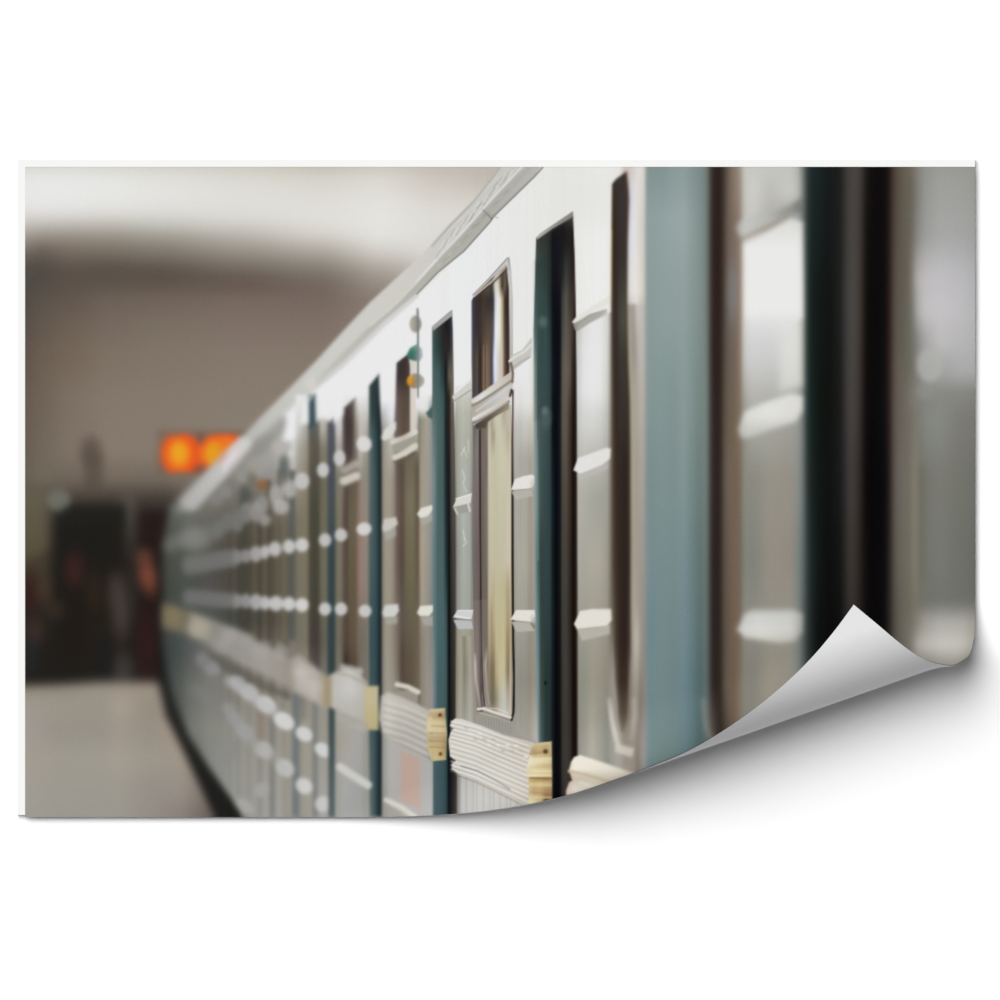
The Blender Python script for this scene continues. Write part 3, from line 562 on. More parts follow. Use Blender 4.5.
poly([(475,424.5),(480,421.5),(493,413),(509,402),(509,409),(498,415),(488,421),(486,428),(476,429)], H((475,(70,64,58)),(486,(88,78,66)),(496,(120,106,88)),(509,(150,136,116))), 1.6, .92)
poly([(488,430),(509,412),(511,716),(488,708)], (196,192,178), 2, .16); poly([(473,600),(487,600),(489,706),(476,706)], (134,126,118), 3, .3)
part('printed_window_seal', train, 'black rubber seal on the right of the sharpest window')
line([(510,396),(511.5,390),(513,391),(513.2,398),(512.6,440),(512.6,560),(513.2,640),(514,680),(513.5,712),(511.5,720)], 2.2, V((388,(70,58,54)),(420,(84,62,54)),(450,(60,48,40)),(480,(24,22,18)),(600,(16,12,10)),(720,(20,16,14))), 1.3, lab=True)
line([(514.5,660),(514.2,706)], 1.4, (22,18,16), 1.4, .8, lab=True)
part('printed_window_sill', train, 'pale sill under the sharpest window')
line([(478,709),(484,708.5),(496,713),(510.5,717.5)], 2.6, (222,214,208), 1.4, lab=True)
line([(480,713),(496,717),(510,722.5)], 1.6, (186,176,160), 1.6, .8); line([(480,711),(496,715),(509,719.5)], .8, (130,116,108), 1.2, .7)
line([(490,708),(498,709),(508,713)], 1.0, (228,222,216), 1.2, .7)
use(train)
# ---- ribbed strip x 513..535 -------------------------------------------------
poly([(513.5,405),(514,372),(532,350),(536,345),(536,500),(538,640),(541,740),(541,745),(515,733),(515,650),(514,560),(513.5,450)],
   G([513,516,520,526,531,535,539],[350,375,400,430,460,500,560,620,680,745],[
    [(230,228,226),(232,231,230),(233,232,232),(232,232,232),(230,230,228),(210,214,208),(120,140,136)],
    [(226,222,218),(230,228,230),(232,230,232),(232,231,231),(226,226,224),(206,212,204),(130,148,144)],
    [(214,212,208),(226,224,222),(222,220,220),(226,226,224),(226,224,218),(190,196,188),(110,130,128)],
    [(190,188,180),(190,190,182),(188,188,182),(196,194,186),(194,190,176),(170,176,168),(110,130,128)],
    [(170,168,158),(176,176,168),(170,168,158),(170,168,156),(168,162,146),(160,164,156),(110,134,132)],
    [(160,160,150),(170,168,158),(168,166,154),(168,164,152),(162,154,138),(160,158,152),(120,140,138)],
    [(156,154,144),(168,166,152),(168,168,154),(166,166,152),(160,148,132),(154,154,148),(126,146,144)],
    [(150,146,138),(160,156,144),(160,158,146),(158,154,142),(150,140,122),(148,150,144),(120,144,146)],
    [(136,132,122),(148,144,132),(142,142,130),(140,140,128),(148,136,118),(144,144,136),(120,140,144)],
    [(150,146,138),(160,158,150),(164,160,150),(160,158,146),(170,162,148),(180,178,170),(164,170,168)]]), 1.4)
streaks([(515,420),(536,420),(540,740),(516,735)], 3, 1.0, 2)
part('printed_rib', train, None)
poly([(509,362),(512,355),(522,350),(532,337),(532,347),(531,357),(513,371)], (198,196,188), 1.4); line([(509.5,361),(514,357.5),(524,352),(531,345)], 2.2, (222,220,214), 1.5)
line([(512,368),(521,362),(530,357)], 1.4, (160,156,150), 1.6, .7); line([(511,363),(513,373),(512.5,382)], 2.2, (92,74,66), 1.6, .8)
part('printed_rib', train, None)
poly([(511,490),(515,479),(524,476),(532,474.5),(535.5,477),(535,483),(531,488.5)], (228,224,220), 1.3)
poly([(511,491.5),(531,488.5),(533,496),(516,500)], (182,178,168), 1.3, .9); line([(511.5,491),(531,488.6)], .9, (150,144,134), 1.2, .7); blob(533, 484, 3, 5, (190,186,180), .5, .5)
part('printed_rib', train, None)
poly([(510.5,619.5),(516,610),(534.5,610),(535.5,616),(530,622.5)], (226,222,212), 1.3)
poly([(511,621.5),(530,622.5),(534.5,631),(516.5,632)], (180,178,168), 1.3, .95); line([(511,620.8),(530,622.2)], .9, (140,132,120), 1.2, .8); blob(533, 619, 2.6, 4.5, (196,196,194), .5, .7)
line([(532,624),(534,627)], 2.4, (128,118,92), 1.8, .7)
use(train)
# below the sill and under the belt: fine upright corrugation
poly([(476,715),(512,722),(542,745),(540,750),(476,732)], (158,156,150), 3, .5, lab=False)
poly([(457,770),(470,776),(500,790),(530,805),(545,812),(545,830),(457,830)], G([457,462,480,510,545],[770,800,817],[[(120,116,112),(176,174,168),(184,182,176),(182,180,172),(180,178,170)],[(124,120,116),(184,182,178),(192,190,186),(190,188,182),(184,182,174)],[(130,126,122),(184,182,180),(194,193,190),(192,190,184),(184,182,176)]]), 1.5)
for k in range(11):
    x = 460 + k * 5.6 + (k % 3)
    line([(x, 774 + (x-460)*.48), (x, 817)], .8, (140,138,132), 1.2, .45); line([(x+2.2, 776 + (x-460)*.48), (x+2.2, 817)], .8, (206,204,200), 1.2, .4)
for k in range(12):
    x = 480 + k * 2.8
    line([(x, 718), (x, 724 + (x-480)*.32)], .7, (124,122,116), 1.1, .5)

# ---- teal door A (x 534..578) -------------------------------------------------
door('dark teal door with bevelled head, in focus right of the sharpest window',
   [(536,238),(540,234),(573,212),(575,260),(576.5,340),(578,420),(578,600),(578.5,640),(578.5,830),(537,830),(538,760),(536,640),(534.5,500),(533.5,330)],
   G([533,536,538,541,546,550,552.5,556,560,562.5,566,570,573,576,578.5],[222,240,270,300,330,370,420,500,560,620,680,740,800],[
    [(90,92,90),(84,84,80),(76,76,72),(70,70,64),(64,62,58),(48,48,46),(36,36,36),(30,30,30),(30,30,32),(30,28,28),(34,32,30),(36,34,32),(30,28,26),(70,60,50),(230,226,220)],
    [(84,94,92),(66,72,70),(58,64,60),(52,56,52),(50,54,50),(38,42,42),(20,22,24),(22,22,28),(26,24,34),(24,26,30),(30,30,28),(36,32,30),(30,26,24),(70,56,48),(230,226,222)],
    [(90,104,98),(60,84,80),(58,80,76),(56,76,70),(52,66,60),(36,48,48),(22,20,26),(22,20,28),(26,26,34),(34,36,36),(56,58,54),(52,44,44),(42,34,30),(60,48,36),(226,224,220)],
    [(84,108,104),(66,100,98),(60,92,90),(60,88,84),(56,78,74),(34,50,52),(18,18,24),(16,16,22),(20,22,28),(60,60,56),(84,84,74),(66,56,52),(60,48,44),(44,30,24),(222,216,208)],
    [(100,126,124),(84,112,110),(64,98,94),(56,90,86),(60,92,88),(40,66,68),(16,20,26),(12,14,20),(16,18,24),(70,72,64),(92,88,78),(84,72,66),(60,48,44),(34,22,18),(180,170,160)],
    [(150,168,162),(120,142,138),(60,96,92),(60,94,90),(58,92,90),(46,74,74),(18,26,32),(12,14,20),(18,20,26),(88,84,76),(104,94,84),(90,80,72),(44,34,28),(38,26,20),(170,164,156)],
    [(156,166,160),(130,146,142),(74,96,98),(66,86,88),(62,82,84),(48,70,70),(14,20,24),(10,12,18),(24,26,28),(90,82,74),(96,86,78),(64,52,46),(30,20,16),(36,24,18),(150,144,134)],
    [(140,160,156),(130,154,150),(84,110,108),(62,84,80),(52,76,76),(44,70,72),(20,34,40),(8,10,16),(20,24,28),(72,68,60),(80,72,64),(58,46,40),(26,16,12),(38,26,20),(150,146,136)],
    [(136,158,158),(110,142,140),(70,98,96),(50,66,66),(52,70,70),(46,68,68),(18,30,34),(8,10,12),(20,24,24),(66,64,58),(70,64,58),(50,40,34),(22,14,10),(36,26,20),(146,142,130)],
    [(128,150,154),(112,146,148),(92,128,128),(50,66,64),(46,66,66),(42,64,66),(22,34,38),(10,10,14),(20,20,22),(60,60,54),(66,60,54),(48,38,32),(24,16,12),(34,22,16),(140,136,124)],
    [(130,150,152),(120,148,150),(112,140,146),(56,74,70),(38,58,54),(36,56,56),(20,28,34),(8,8,12),(18,18,20),(56,54,50),(66,60,56),(52,42,38),(22,14,12),(22,14,10),(120,116,100)],
    [(136,156,154),(140,160,158),(130,150,152),(70,92,92),(40,58,56),(38,54,54),(20,26,30),(8,8,12),(14,14,16),(50,50,46),(60,54,50),(52,44,42),(24,16,14),(20,14,10),(110,106,96)],
    [(136,156,154),(140,160,158),(130,150,152),(70,92,92),(40,58,56),(38,54,54),(16,18,22),(8,6,10),(14,12,14),(48,46,42),(56,50,46),(50,44,42),(24,18,16),(20,14,12),(100,96,88)]]), 1.3)
poly([(536.5,238),(540,233.5),(573,211),(573,217),(552,229),(537,240)], H((537,(176,176,166)),(552,(150,150,142)),(565,(130,128,120)),(573,(110,104,96))), 1.6)
poly([(535,262),(551,250),(551,420),(535,420)], (34,48,48), 8, .25)
line([(537,240),(553,230),(573,217)], 1.2, (60,58,54), 1.8, .6)
blob(545, 411, 3, 4, (124,140,138), .8, .6); blob(543, 322, 4, 5, (110,134,128), .8, .5); blob(546, 418, 5, 9, (90,112,112), .8, .5)
line([(537.2,440),(538,560)], 1.2, (110,150,146), 1.6, .7)
blob(545.5, 683, 1.3, 2.0, (14,22,20), .5, .9)
line([(577.5,380),(577.5,600)], .9, (60,46,36), 1.3, .5)
use(train)
# sharp belt, in front of W1
belt4 = part('printed_corrugated_belt', train, 'sharp cream corrugated belt under the sharpest window')
bp = [(451,722),(455,718.5),(462,719),(482,726),(504,735),(534,742.5),(536,745),(530,752),(530,770),(528,806),(514,799),(497,790),(476,780),(458,774),(452,769),(452,763),(456,761),(450,756),(448.5,740),(451,731),(454,729),(450,726)]
poly(bp, G([448,470,500,530],[718,745,775,805],[[(214,212,206),(212,210,204),(208,204,196),(206,200,190)],[(214,208,196),(214,210,200),(206,200,190),(196,188,176)],[(206,202,194),(204,202,198),(200,196,188),(192,186,176)],[(200,198,188),(200,198,192),(198,194,186),(192,186,176)]]), 1.4)
y0s = [721,725,729,733,737,741,746,751,756,761,765,769]
for k, yb in enumerate(y0s):
    t = k / 11; ye = 746 + t * 56
    P = [(451, yb), (475, yb + (ye-yb)*.27 - 1), (500, yb + (ye-yb)*.6), (529, ye)]
    c1 = [(234,233,230),(234,228,206),(232,232,234),(230,224,210)][k % 4]; c2 = [(150,144,134),(166,156,138),(144,140,132),(172,164,150)][(k * 3) % 4]
    line(P, 1.1, c1, 1.4, .75); line([(x, y + 2.1) for x, y in P], .9, c2, 1.3, .5 + .15 * (k % 3 == 1))
line([(461,766),(478,771),(495,780),(510,789)], 1.2, (112,112,108), 1.3, .7)
line([(456,775),(476,782),(497,792),(527,807)], 1.0, (120,112,98), 1.5, .6)
for k in range(14): blob(466 + k*4.6, 728 + k*1.6 + (k*37 % 11), 2.2, 1.0, (236,236,236) if k % 2 else (176,170,160), .6, .6, 20)
part('printed_step_cap', train, 'sharp yellow ribbed end cap of the belt with two screw holes')
poly([(536,743),(551.5,741.5),(552,775),(552,808),(540,812),(528,806),(529,785),(526,770),(530,755),(531,748)],
   G([526,530,534,540,546,552],[741,747,752,756,761,766,771,776,779,783,790,796,801,808],[
    [(220,212,190),(214,204,176),(212,200,160),(216,202,158),(214,198,150),(196,176,126)],
    [(216,206,184),(190,170,134),(188,164,118),(192,168,116),(176,146,96),(190,170,124)],
    [(210,200,176),(170,146,104),(168,138,86),(180,150,98),(150,112,64),(186,162,112)],
    [(220,212,192),(214,202,170),(190,172,126),(196,176,124),(190,166,112),(176,152,100)],
    [(222,214,196),(224,216,190),(222,212,178),(222,210,172),(212,198,154),(200,182,136)],
    [(214,204,180),(218,206,174),(210,196,152),(200,180,130),(186,164,112),(180,154,100)],
    [(212,200,174),(208,190,148),(214,200,152),(214,198,148),(208,190,138),(196,174,122)],
    [(206,194,164),(220,208,170),(222,208,158),(214,196,142),(200,180,126),(190,168,114)],
    [(180,164,128),(186,162,110),(170,140,86),(160,128,74),(140,110,62),(150,122,72)],
    [(196,180,144),(204,182,128),(196,168,110),(206,182,124),(194,168,112),(176,150,98)],
    [(190,174,138),(190,164,112),(178,148,94),(180,150,98),(160,122,74),(150,118,72)],
    [(200,186,150),(204,184,134),(194,170,116),(190,164,110),(140,100,58),(130,96,58)],
    [(216,206,176),(222,208,168),(220,202,152),(200,176,124),(120,80,46),(140,104,66)],
    [(214,206,176),(220,210,170),(214,202,152),(204,186,136),(150,114,70),(150,118,76)]]), 1.3)
blob(545.5, 751.5, 2.3, 2.2, (52,30,16), .5, .9); blob(546, 801, 2.3, 2.6, (50,28,18), .5, .9)
for (y, c) in ((758.5,(232,222,188)),(771,(226,214,174)),(775,(228,216,176)),(785,(214,196,148)),(797,(226,212,172))): line([(530,y),(551,y)], 1.6, c, 1.8, .6)
for (y, c) in ((767,(186,164,120)),(773.3,(196,176,128)),(781,(150,122,74))): line([(530,y),(551,y)], 1.0, c, 1.6, .6)
poly([(528,743),(552,742),(552,808),(528,806)], (210,198,164), 2, .16)
line([(530,777.8),(552,778.2)], 1.5, (118,88,50), 1.4, .85); line([(530,754.5),(541,752.5)], 1.2, (150,120,76), 1.6, .6); line([(530,792),(551,794)], 1, (140,104,62), 1.8, .5)
use(train)

# ---- ribbed strip x 576..612 and window W0 ---------------------------------
poly([(576.3,331),(590,324),(606,314),(614,311),(614,830),(579.5,830),(579,700),(577.5,560),(577,420)], G([576.5,579,584,592,600,607,612],[330,350,390,420,460,500,560,620,680,740,790],[
    [(190,188,182),(200,200,196),(220,220,218),(228,228,228),(228,228,228),(214,214,210),(150,146,138)],
    [(200,196,188),(206,206,206),(226,226,226),(230,230,230),(230,230,230),(214,214,210),(140,134,126)],
    [(200,200,198),(206,210,216),(226,226,226),(230,230,230),(228,228,226),(208,208,202),(130,122,112)],
    [(196,194,186),(200,200,198),(210,210,206),(212,212,210),(206,206,202),(190,190,184),(120,112,102)],
    [(180,178,168),(186,184,176),(190,188,178),(186,184,174),(184,182,172),(172,168,158),(110,100,90)],
    [(170,168,158),(176,174,164),(174,172,162),(166,166,156),(162,162,152),(160,158,148),(110,100,90)],
    [(160,160,150),(170,168,158),(168,166,154),(172,168,154),(172,166,152),(158,154,142),(110,100,88)],
    [(140,140,128),(158,156,144),(158,156,144),(162,158,144),(160,154,140),(150,146,132),(108,100,88)],
    [(110,110,98),(140,140,126),(142,142,128),(154,150,134),(150,144,128),(140,136,122),(150,144,134)],
    [(120,118,108),(140,138,128),(150,148,138),(168,164,150),(152,150,138),(136,136,126),(150,148,138)],
    [(130,128,120),(146,144,134),(160,156,144),(170,166,154),(160,156,144),(140,138,128),(150,148,138)]]), 1.8)
part('printed_rib', train, None)
poly([(572,322),(576,317),(592,306),(612,294),(612,303),(590,313),(577,326)], (226,226,218), 2)
poly([(573,324),(590,314),(607,309),(607,314),(590,323),(578,331),(575,330)], H((573,(136,132,122)),(580,(168,166,158)),(600,(172,172,160)),(607,(190,190,180))), 2); line([(576,326),(590,315),(606,310)], 1.2, (150,148,140), 1.8, .7)
part('printed_rib', train, None)
poly([(573.5,470),(578,458),(592,453),(607,447.5),(611,449),(610,459),(602,465),(580,474)], (226,224,220), 2); poly([(577,475),(600,467),(609,463),(608,469),(580,480)], (186,184,178), 2.6, .85)
part('printed_rib', train, None)
poly([(574,624),(580,611),(592,609),(611,609),(612,620),(607,626),(595,627),(577,629)], (226,222,212), 2.2); poly([(577,629),(595,628),(610,625),(610,634),(582,641)], (184,180,168), 2.6, .9)
use(train)
blob(585,190,26,26,(228,228,225),.8,.5)
# strip between W0 and the big teal pillar
rect(622, 648, 160, 830, G([624,629,634,637,640,644,648],[167,190,230,290,302,306,350,400,470,540,600,640,700,760,800],[
    [(210,196,184),(206,196,190),(214,206,200),(222,216,212),(224,218,214),(220,212,206),(200,198,192)],
    [(190,184,184),(206,202,206),(220,218,224),(224,220,214),(220,214,206),(214,210,202),(180,186,182)],
    [(206,206,208),(216,216,222),(224,224,234),(226,220,212),(214,210,202),(204,202,196),(160,172,170)],
    [(216,210,196),(222,220,216),(228,226,222),(232,226,214),(222,216,206),(204,202,192),(160,172,168)],
    [(204,196,184),(206,202,196),(220,216,210),(226,222,216),(204,200,192),(196,194,186),(160,172,168)],
    [(170,160,148),(166,158,148),(160,154,146),(200,196,188),(196,190,182),(184,184,176),(156,168,162)],
    [(184,176,152),(174,166,146),(150,142,134),(170,164,154),(190,184,176),(182,180,172),(150,164,160)],
    [(180,172,146),(178,172,150),(170,162,144),(168,160,150),(184,174,164),(176,170,162),(150,160,156)],
    [(110,98,80),(172,162,138),(170,162,142),(160,152,138),(172,162,150),(164,160,152),(146,158,154)],
    [(80,66,54),(150,138,120),(168,158,140),(160,152,138),(164,154,144),(152,150,142),(140,152,150)],
    [(90,74,60),(150,138,124),(172,162,148),(164,154,144),(158,148,138),(146,144,138),(134,148,148)],
    [(80,66,54),(130,118,104),(176,168,154),(190,182,168),(160,150,138),(140,138,132),(130,144,144)],
    [(120,108,96),(124,112,98),(150,142,130),(150,142,128),(128,118,104),(136,130,122),(130,142,142)],
    [(150,140,128),(146,138,126),(146,136,124),(124,112,100),(140,134,126),(150,146,142),(134,146,146)],
    [(190,184,174),(190,184,174),(180,174,164),(170,164,156),(166,160,154),(156,152,148),(134,146,146)]]), 2)
w0 = part('printed_window', train, 'narrow brown-black window left of the broad teal pillar')
poly([(612,184),(616,179),(627,171),(628.5,185),(629.5,200),(628,240),(627.5,300),(628,330),(628.5,360),(630,400),(630.5,450),(630.5,520),(630.5,600),(631,655),(629,690),(627,720),(624,732),(621,732),(618,715),(615,680),(612,620),(611.5,500),(611,330),(611,250)],
   G([610,613,616,620,624,627,630,634],[170,195,250,320,360,400,470,560,640,680,710,735],[
    [(80,62,46),(64,50,40),(64,54,44),(60,52,46),(56,44,38),(90,66,50),(180,160,150),(200,190,180)],
    [(110,88,64),(56,42,28),(54,46,40),(56,50,48),(60,52,48),(60,48,42),(120,108,100),(190,180,170)],
    [(180,150,110),(50,38,22),(52,42,34),(54,48,48),(58,50,46),(60,46,30),(170,160,146),(200,190,180)],
    [(120,104,86),(62,50,38),(56,42,38),(70,70,60),(74,76,66),(80,66,44),(160,150,126),(190,180,170)],
    [(120,112,96),(70,56,44),(52,42,34),(58,54,48),(60,56,50),(62,52,40),(90,80,60),(190,176,156)],
    [(140,136,124),(76,62,48),(54,40,34),(56,48,44),(58,52,46),(56,48,38),(70,60,46),(150,138,118)],
    [(130,122,110),(80,66,52),(56,42,32),(52,42,36),(44,36,32),(48,38,32),(60,48,38),(130,116,96)],
    [(120,110,96),(84,70,56),(60,48,38),(52,40,32),(46,36,30),(46,36,30),(50,42,34),(120,104,86)],
    [(120,112,98),(110,98,82),(70,58,46),(52,38,32),(46,32,30),(50,36,32),(70,60,48),(140,128,112)],
    [(130,124,112),(150,140,128),(100,86,72),(56,42,36),(56,44,36),(56,44,36),(120,110,94),(150,140,126)],
    [(140,136,126),(190,186,176),(150,140,128),(88,76,62),(80,68,54),(84,74,60),(140,132,118),(150,142,128)],
    [(140,136,126),(190,186,178),(180,172,162),(130,118,104),(120,108,94),(124,112,100),(140,132,120),(140,132,120)]]), 2.2)
line([(611.5,230),(610.8,300)], 1, (222,196,150), 1.6, .7)
line([(609.5,700),(612,720),(616,738),(618,746)], 5, V((690,(160,154,142)),(715,(200,194,186)),(735,(206,200,192)),(748,(196,188,178))), 3.5, .85)
line([(634,700),(634.5,715),(631,738)], 5, (172,166,158), 4, .7)
poly([(615,746),(618,744),(634,748),(632,757),(628,756),(615,752)], (198,190,180), 3, .85)
blob(629, 735, 4, 10, (140,128,114), .6, .5)
use(train)
belt5 = part('printed_corrugated_belt', train, 'blurred cream belt at the torn up bottom edge by the teal pillar')
poly([(571,762),(574,757),(580,755),(605,763),(640,775),(660,790),(660,830),(565,830),(566,790),(569,782),(572,780),(569,770)], G([566,575,600,640],[755,768,778,790,820],[[(220,206,194),(224,218,204),(224,220,206),(220,212,198)],[(214,196,184),(226,220,206),(222,216,200),(214,206,190)],[(190,168,150),(196,184,164),(204,194,176),(206,196,180)],[(216,190,176),(226,220,206),(222,214,198),(212,202,186)],[(200,180,160),(214,204,184),(214,206,188),(208,198,182)]]), 2.4)
line([(569,771),(585,774),(605,780),(632,788)], 2.6, (190,172,142), 3, .9); line([(580,782),(600,788),(620,792)], 2, (232,228,214), 3, .6)
use(train)

# ---- broad teal pillar x 645..712 and the out-of-focus near end --------------
pil = part('printed_door', train, 'broad pale teal door edge left of the near dark brown gap')
rect(645.5, 712, 155, 840, G([645,650,662,674,684,692,700,706,710,713],[167,220,300,400,480,560,620,680,740,800],[
    [(132,146,144),(130,150,148),(128,150,150),(136,158,156),(140,160,158),(130,150,148),(124,142,140),(118,130,124),(92,98,92),(56,52,48)],
    [(138,154,150),(142,162,160),(144,164,164),(150,168,166),(152,168,166),(140,158,156),(128,148,144),(118,130,126),(90,96,90),(56,52,48)],
    [(142,156,150),(138,158,156),(140,162,160),(142,162,160),(144,162,160),(134,154,150),(128,146,142),(118,128,124),(92,98,92),(54,50,46)],
    [(140,152,148),(130,152,150),(130,154,152),(128,150,148),(136,156,156),(126,148,144),(116,136,130),(120,134,130),(94,98,92),(54,50,46)],
    [(128,142,140),(120,146,146),(124,150,148),(124,146,144),(128,152,152),(116,140,136),(106,128,122),(114,130,128),(92,98,94),(52,46,42)],
    [(132,144,142),(116,144,148),(116,146,146),(118,144,144),(118,146,150),(106,132,134),(94,120,116),(106,122,118),(88,92,88),(50,44,40)],
    [(126,138,138),(108,140,144),(112,142,144),(112,140,142),(112,142,148),(102,130,134),(88,116,112),(100,118,116),(86,90,86),(48,42,40)],
    [(124,136,136),(108,140,144),(112,140,140),(108,136,138),(104,138,146),(92,124,130),(78,108,108),(94,114,112),(84,86,82),(50,44,42)],
    [(128,138,138),(108,138,140),(108,136,132),(104,132,132),(96,128,134),(88,118,122),(74,102,100),(90,108,106),(80,82,80),(56,50,46)],
    [(128,138,138),(108,138,140),(108,136,132),(104,132,132),(96,128,134),(88,118,122),(74,102,100),(90,108,106),(80,82,80),(56,50,46)]]), 2.5)
# panel between teal pillar and the black gap
use(train)
rect(709, 808, 155, 840, G([709,713,720,724,728,734,740,744,752,770,790,798,803,808],[167,190,230,300,350,420,480,560,620,680,740],[
    [(84,80,74),(48,36,34),(42,30,26),(70,58,48),(104,92,80),(138,118,102),(150,140,128),(200,200,194),(200,200,194),(198,198,192),(196,196,190),(180,182,176),(120,126,120),(50,60,58)],
    [(84,80,74),(48,36,34),(42,30,26),(70,58,48),(106,94,82),(138,116,100),(150,134,120),(196,196,188),(206,206,200),(190,190,182),(200,200,194),(190,190,184),(126,130,124),(48,58,56)],
    [(80,76,70),(46,34,32),(42,30,26),(72,60,50),(110,96,84),(126,104,92),(140,120,106),(196,192,186),(198,196,190),(170,168,162),(150,150,144),(150,152,146),(110,112,106),(46,56,54)],
    [(80,74,68),(46,34,32),(44,30,26),(74,64,54),(108,102,94),(120,112,106),(140,116,96),(226,222,216),(235,235,234),(236,236,235),(234,234,232),(226,226,220),(160,158,146),(48,56,52)],
    [(76,72,66),(44,34,30),(44,32,28),(80,68,58),(100,92,84),(114,98,88),(134,112,92),(204,204,202),(208,208,208),(206,206,206),(216,216,214),(210,210,206),(140,140,130),(46,54,50)],
    [(80,76,72),(46,38,36),(44,32,28),(88,78,64),(104,92,76),(114,98,78),(128,110,90),(150,148,138),(170,168,160),(166,166,158),(160,158,152),(150,152,146),(120,124,120),(46,54,54)],
    [(76,72,68),(44,38,36),(44,34,30),(94,82,70),(110,98,84),(118,96,78),(116,100,86),(140,138,126),(138,138,128),(150,146,134),(150,144,132),(138,142,136),(112,120,118),(44,54,54)],
    [(70,66,64),(40,34,32),(44,34,30),(90,80,68),(102,88,74),(120,98,78),(110,98,86),(130,132,120),(128,130,120),(148,142,130),(148,138,126),(124,132,126),(98,110,108),(40,50,50)],
    [(70,66,64),(40,34,32),(44,34,30),(88,78,66),(100,86,72),(118,96,76),(114,100,86),(140,138,128),(140,138,128),(146,144,132),(150,146,134),(128,134,128),(90,100,98),(40,50,50)],
    [(74,68,64),(42,34,32),(42,34,28),(86,78,66),(104,90,74),(112,90,72),(120,108,92),(130,128,116),(128,126,116),(146,140,124),(140,136,124),(120,126,120),(84,92,88),(40,48,46)],
    [(110,100,90),(80,70,64),(44,36,30),(60,52,44),(84,72,60),(104,86,70),(124,110,94),(120,120,110),(128,126,114),(136,132,120),(130,128,116),(116,118,112),(80,86,82),(40,46,44)]]), 3)
blob(733,290,6,26,(132,130,132),.6,.45)
# bottom of the pillar-side white rim
line([(703,700),(706,728),(712,740)], 4, (150,144,138), 5, .5)
nr = part('printed_rib', train, 'large blurred upper rib near the dark gap')
poly([(736,228),(740,221),(752,216),(770,214),(790,205),(801,198),(803,212),(790,214),(765,226),(748,234),(740,237)], H((736,(176,176,172)),(745,(196,196,192)),(765,(186,186,180)),(790,(146,146,142)),(803,(110,114,112))), 6)
line([(742,239),(756,232),(775,224),(790,216)], 3, (146,130,112), 5, .7)
use(train)
poly([(743,244),(756,238),(790,218),(803,222),(804,318),(790,325),(768,316),(745,322)], V((218,(218,218,214)),(250,(234,234,232)),(310,(234,234,233)),(325,(222,222,220))), 5)
poly([(782,345),(803,320),(804,385),(780,390)], (222,222,216), 12, .7, lab=False)
part('printed_rib', train, 'large blurred middle rib near the dark gap')
poly([(738,430),(744,412),(760,404),(790,394),(803,396),(803,410),(796,422),(770,430),(748,438),(741,438)], G([738,750,770,803],[396,415,436],[[(196,196,190),(212,212,206),(224,224,218),(222,222,214)],[(206,206,200),(222,222,216),(226,226,220),(216,216,208)],[(184,184,176),(196,196,188),(190,190,180),(170,168,160)]]), 5)
part('printed_rib', train, 'large blurred lowest rib left of the curl tip')
poly([(737,630),(744,614),(752,609),(795,609),(803,614),(803,632),(796,641),(780,643),(745,638)], G([738,745,760,790,804],[608,616,630,643],[[(150,148,140),(170,168,162),(176,174,168),(176,174,166),(150,150,144)],[(176,176,170),(200,200,196),(208,208,204),(204,204,198),(166,168,160)],[(206,206,200),(212,212,208),(216,216,210),(208,208,200),(160,160,152)],[(176,174,164),(196,194,186),(204,202,192),(190,188,178),(140,140,132)]]), 5)
use(train)
gap = part('printed_door', train, 'near black doorway gap with grey upright post in its middle')
rect(805, 893, 155, 840, G([803,808,812,818,828,840,846,850,856,861,866,872,884,890,895],[167,230,300,400,480,560,640,700],[
    [(96,104,100),(40,52,50),(30,42,42),(28,38,38),(22,28,26),(30,30,28),(60,56,52),(70,66,62),(74,68,66),(66,60,56),(30,26,24),(16,14,14),(16,14,14),(34,24,20),(80,70,60)],
    [(90,100,96),(36,50,48),(26,38,38),(24,32,32),(20,26,24),(30,30,28),(58,56,52),(70,68,64),(72,66,64),(60,54,50),(22,18,16),(14,12,12),(14,12,12),(38,26,22),(84,74,64)],
    [(84,92,86),(32,46,42),(22,32,30),(20,26,24),(16,20,18),(30,30,30),(62,60,58),(72,70,68),(74,68,64),(60,52,46),(18,14,12),(12,10,10),(14,12,12),(44,26,24),(92,82,70)],
    [(74,92,88),(30,50,46),(22,36,32),(18,24,20),(16,18,16),(26,26,26),(58,54,52),(70,68,66),(68,62,58),(50,44,40),(14,10,10),(12,10,10),(14,14,16),(46,30,28),(104,90,80)],
    [(84,100,98),(36,48,46),(26,34,32),(18,24,22),(16,18,18),(24,26,26),(50,48,46),(66,62,58),(60,54,50),(42,34,32),(12,8,8),(8,8,10),(10,10,12),(40,26,22),(100,94,84)],
    [(86,100,98),(44,56,56),(26,38,36),(18,24,22),(14,14,14),(18,20,20),(46,42,40),(60,56,52),(56,48,44),(36,30,28),(14,12,12),(10,8,10),(10,10,12),(44,34,30),(98,92,82)],
    [(76,84,80),(44,52,50),(26,34,32),(16,18,18),(12,12,12),(14,14,14),(38,36,34),(50,48,44),(46,40,38),(30,26,24),(14,12,12),(10,8,10),(12,12,12),(44,38,34),(92,86,78)],
    [(76,84,80),(44,52,50),(26,34,32),(16,18,18),(12,12,12),(14,14,14),(38,36,34),(50,48,44),(46,40,38),(30,26,24),(14,12,12),(10,8,10),(12,12,12),(44,38,34),(92,86,78)]]), 4)
use(train)
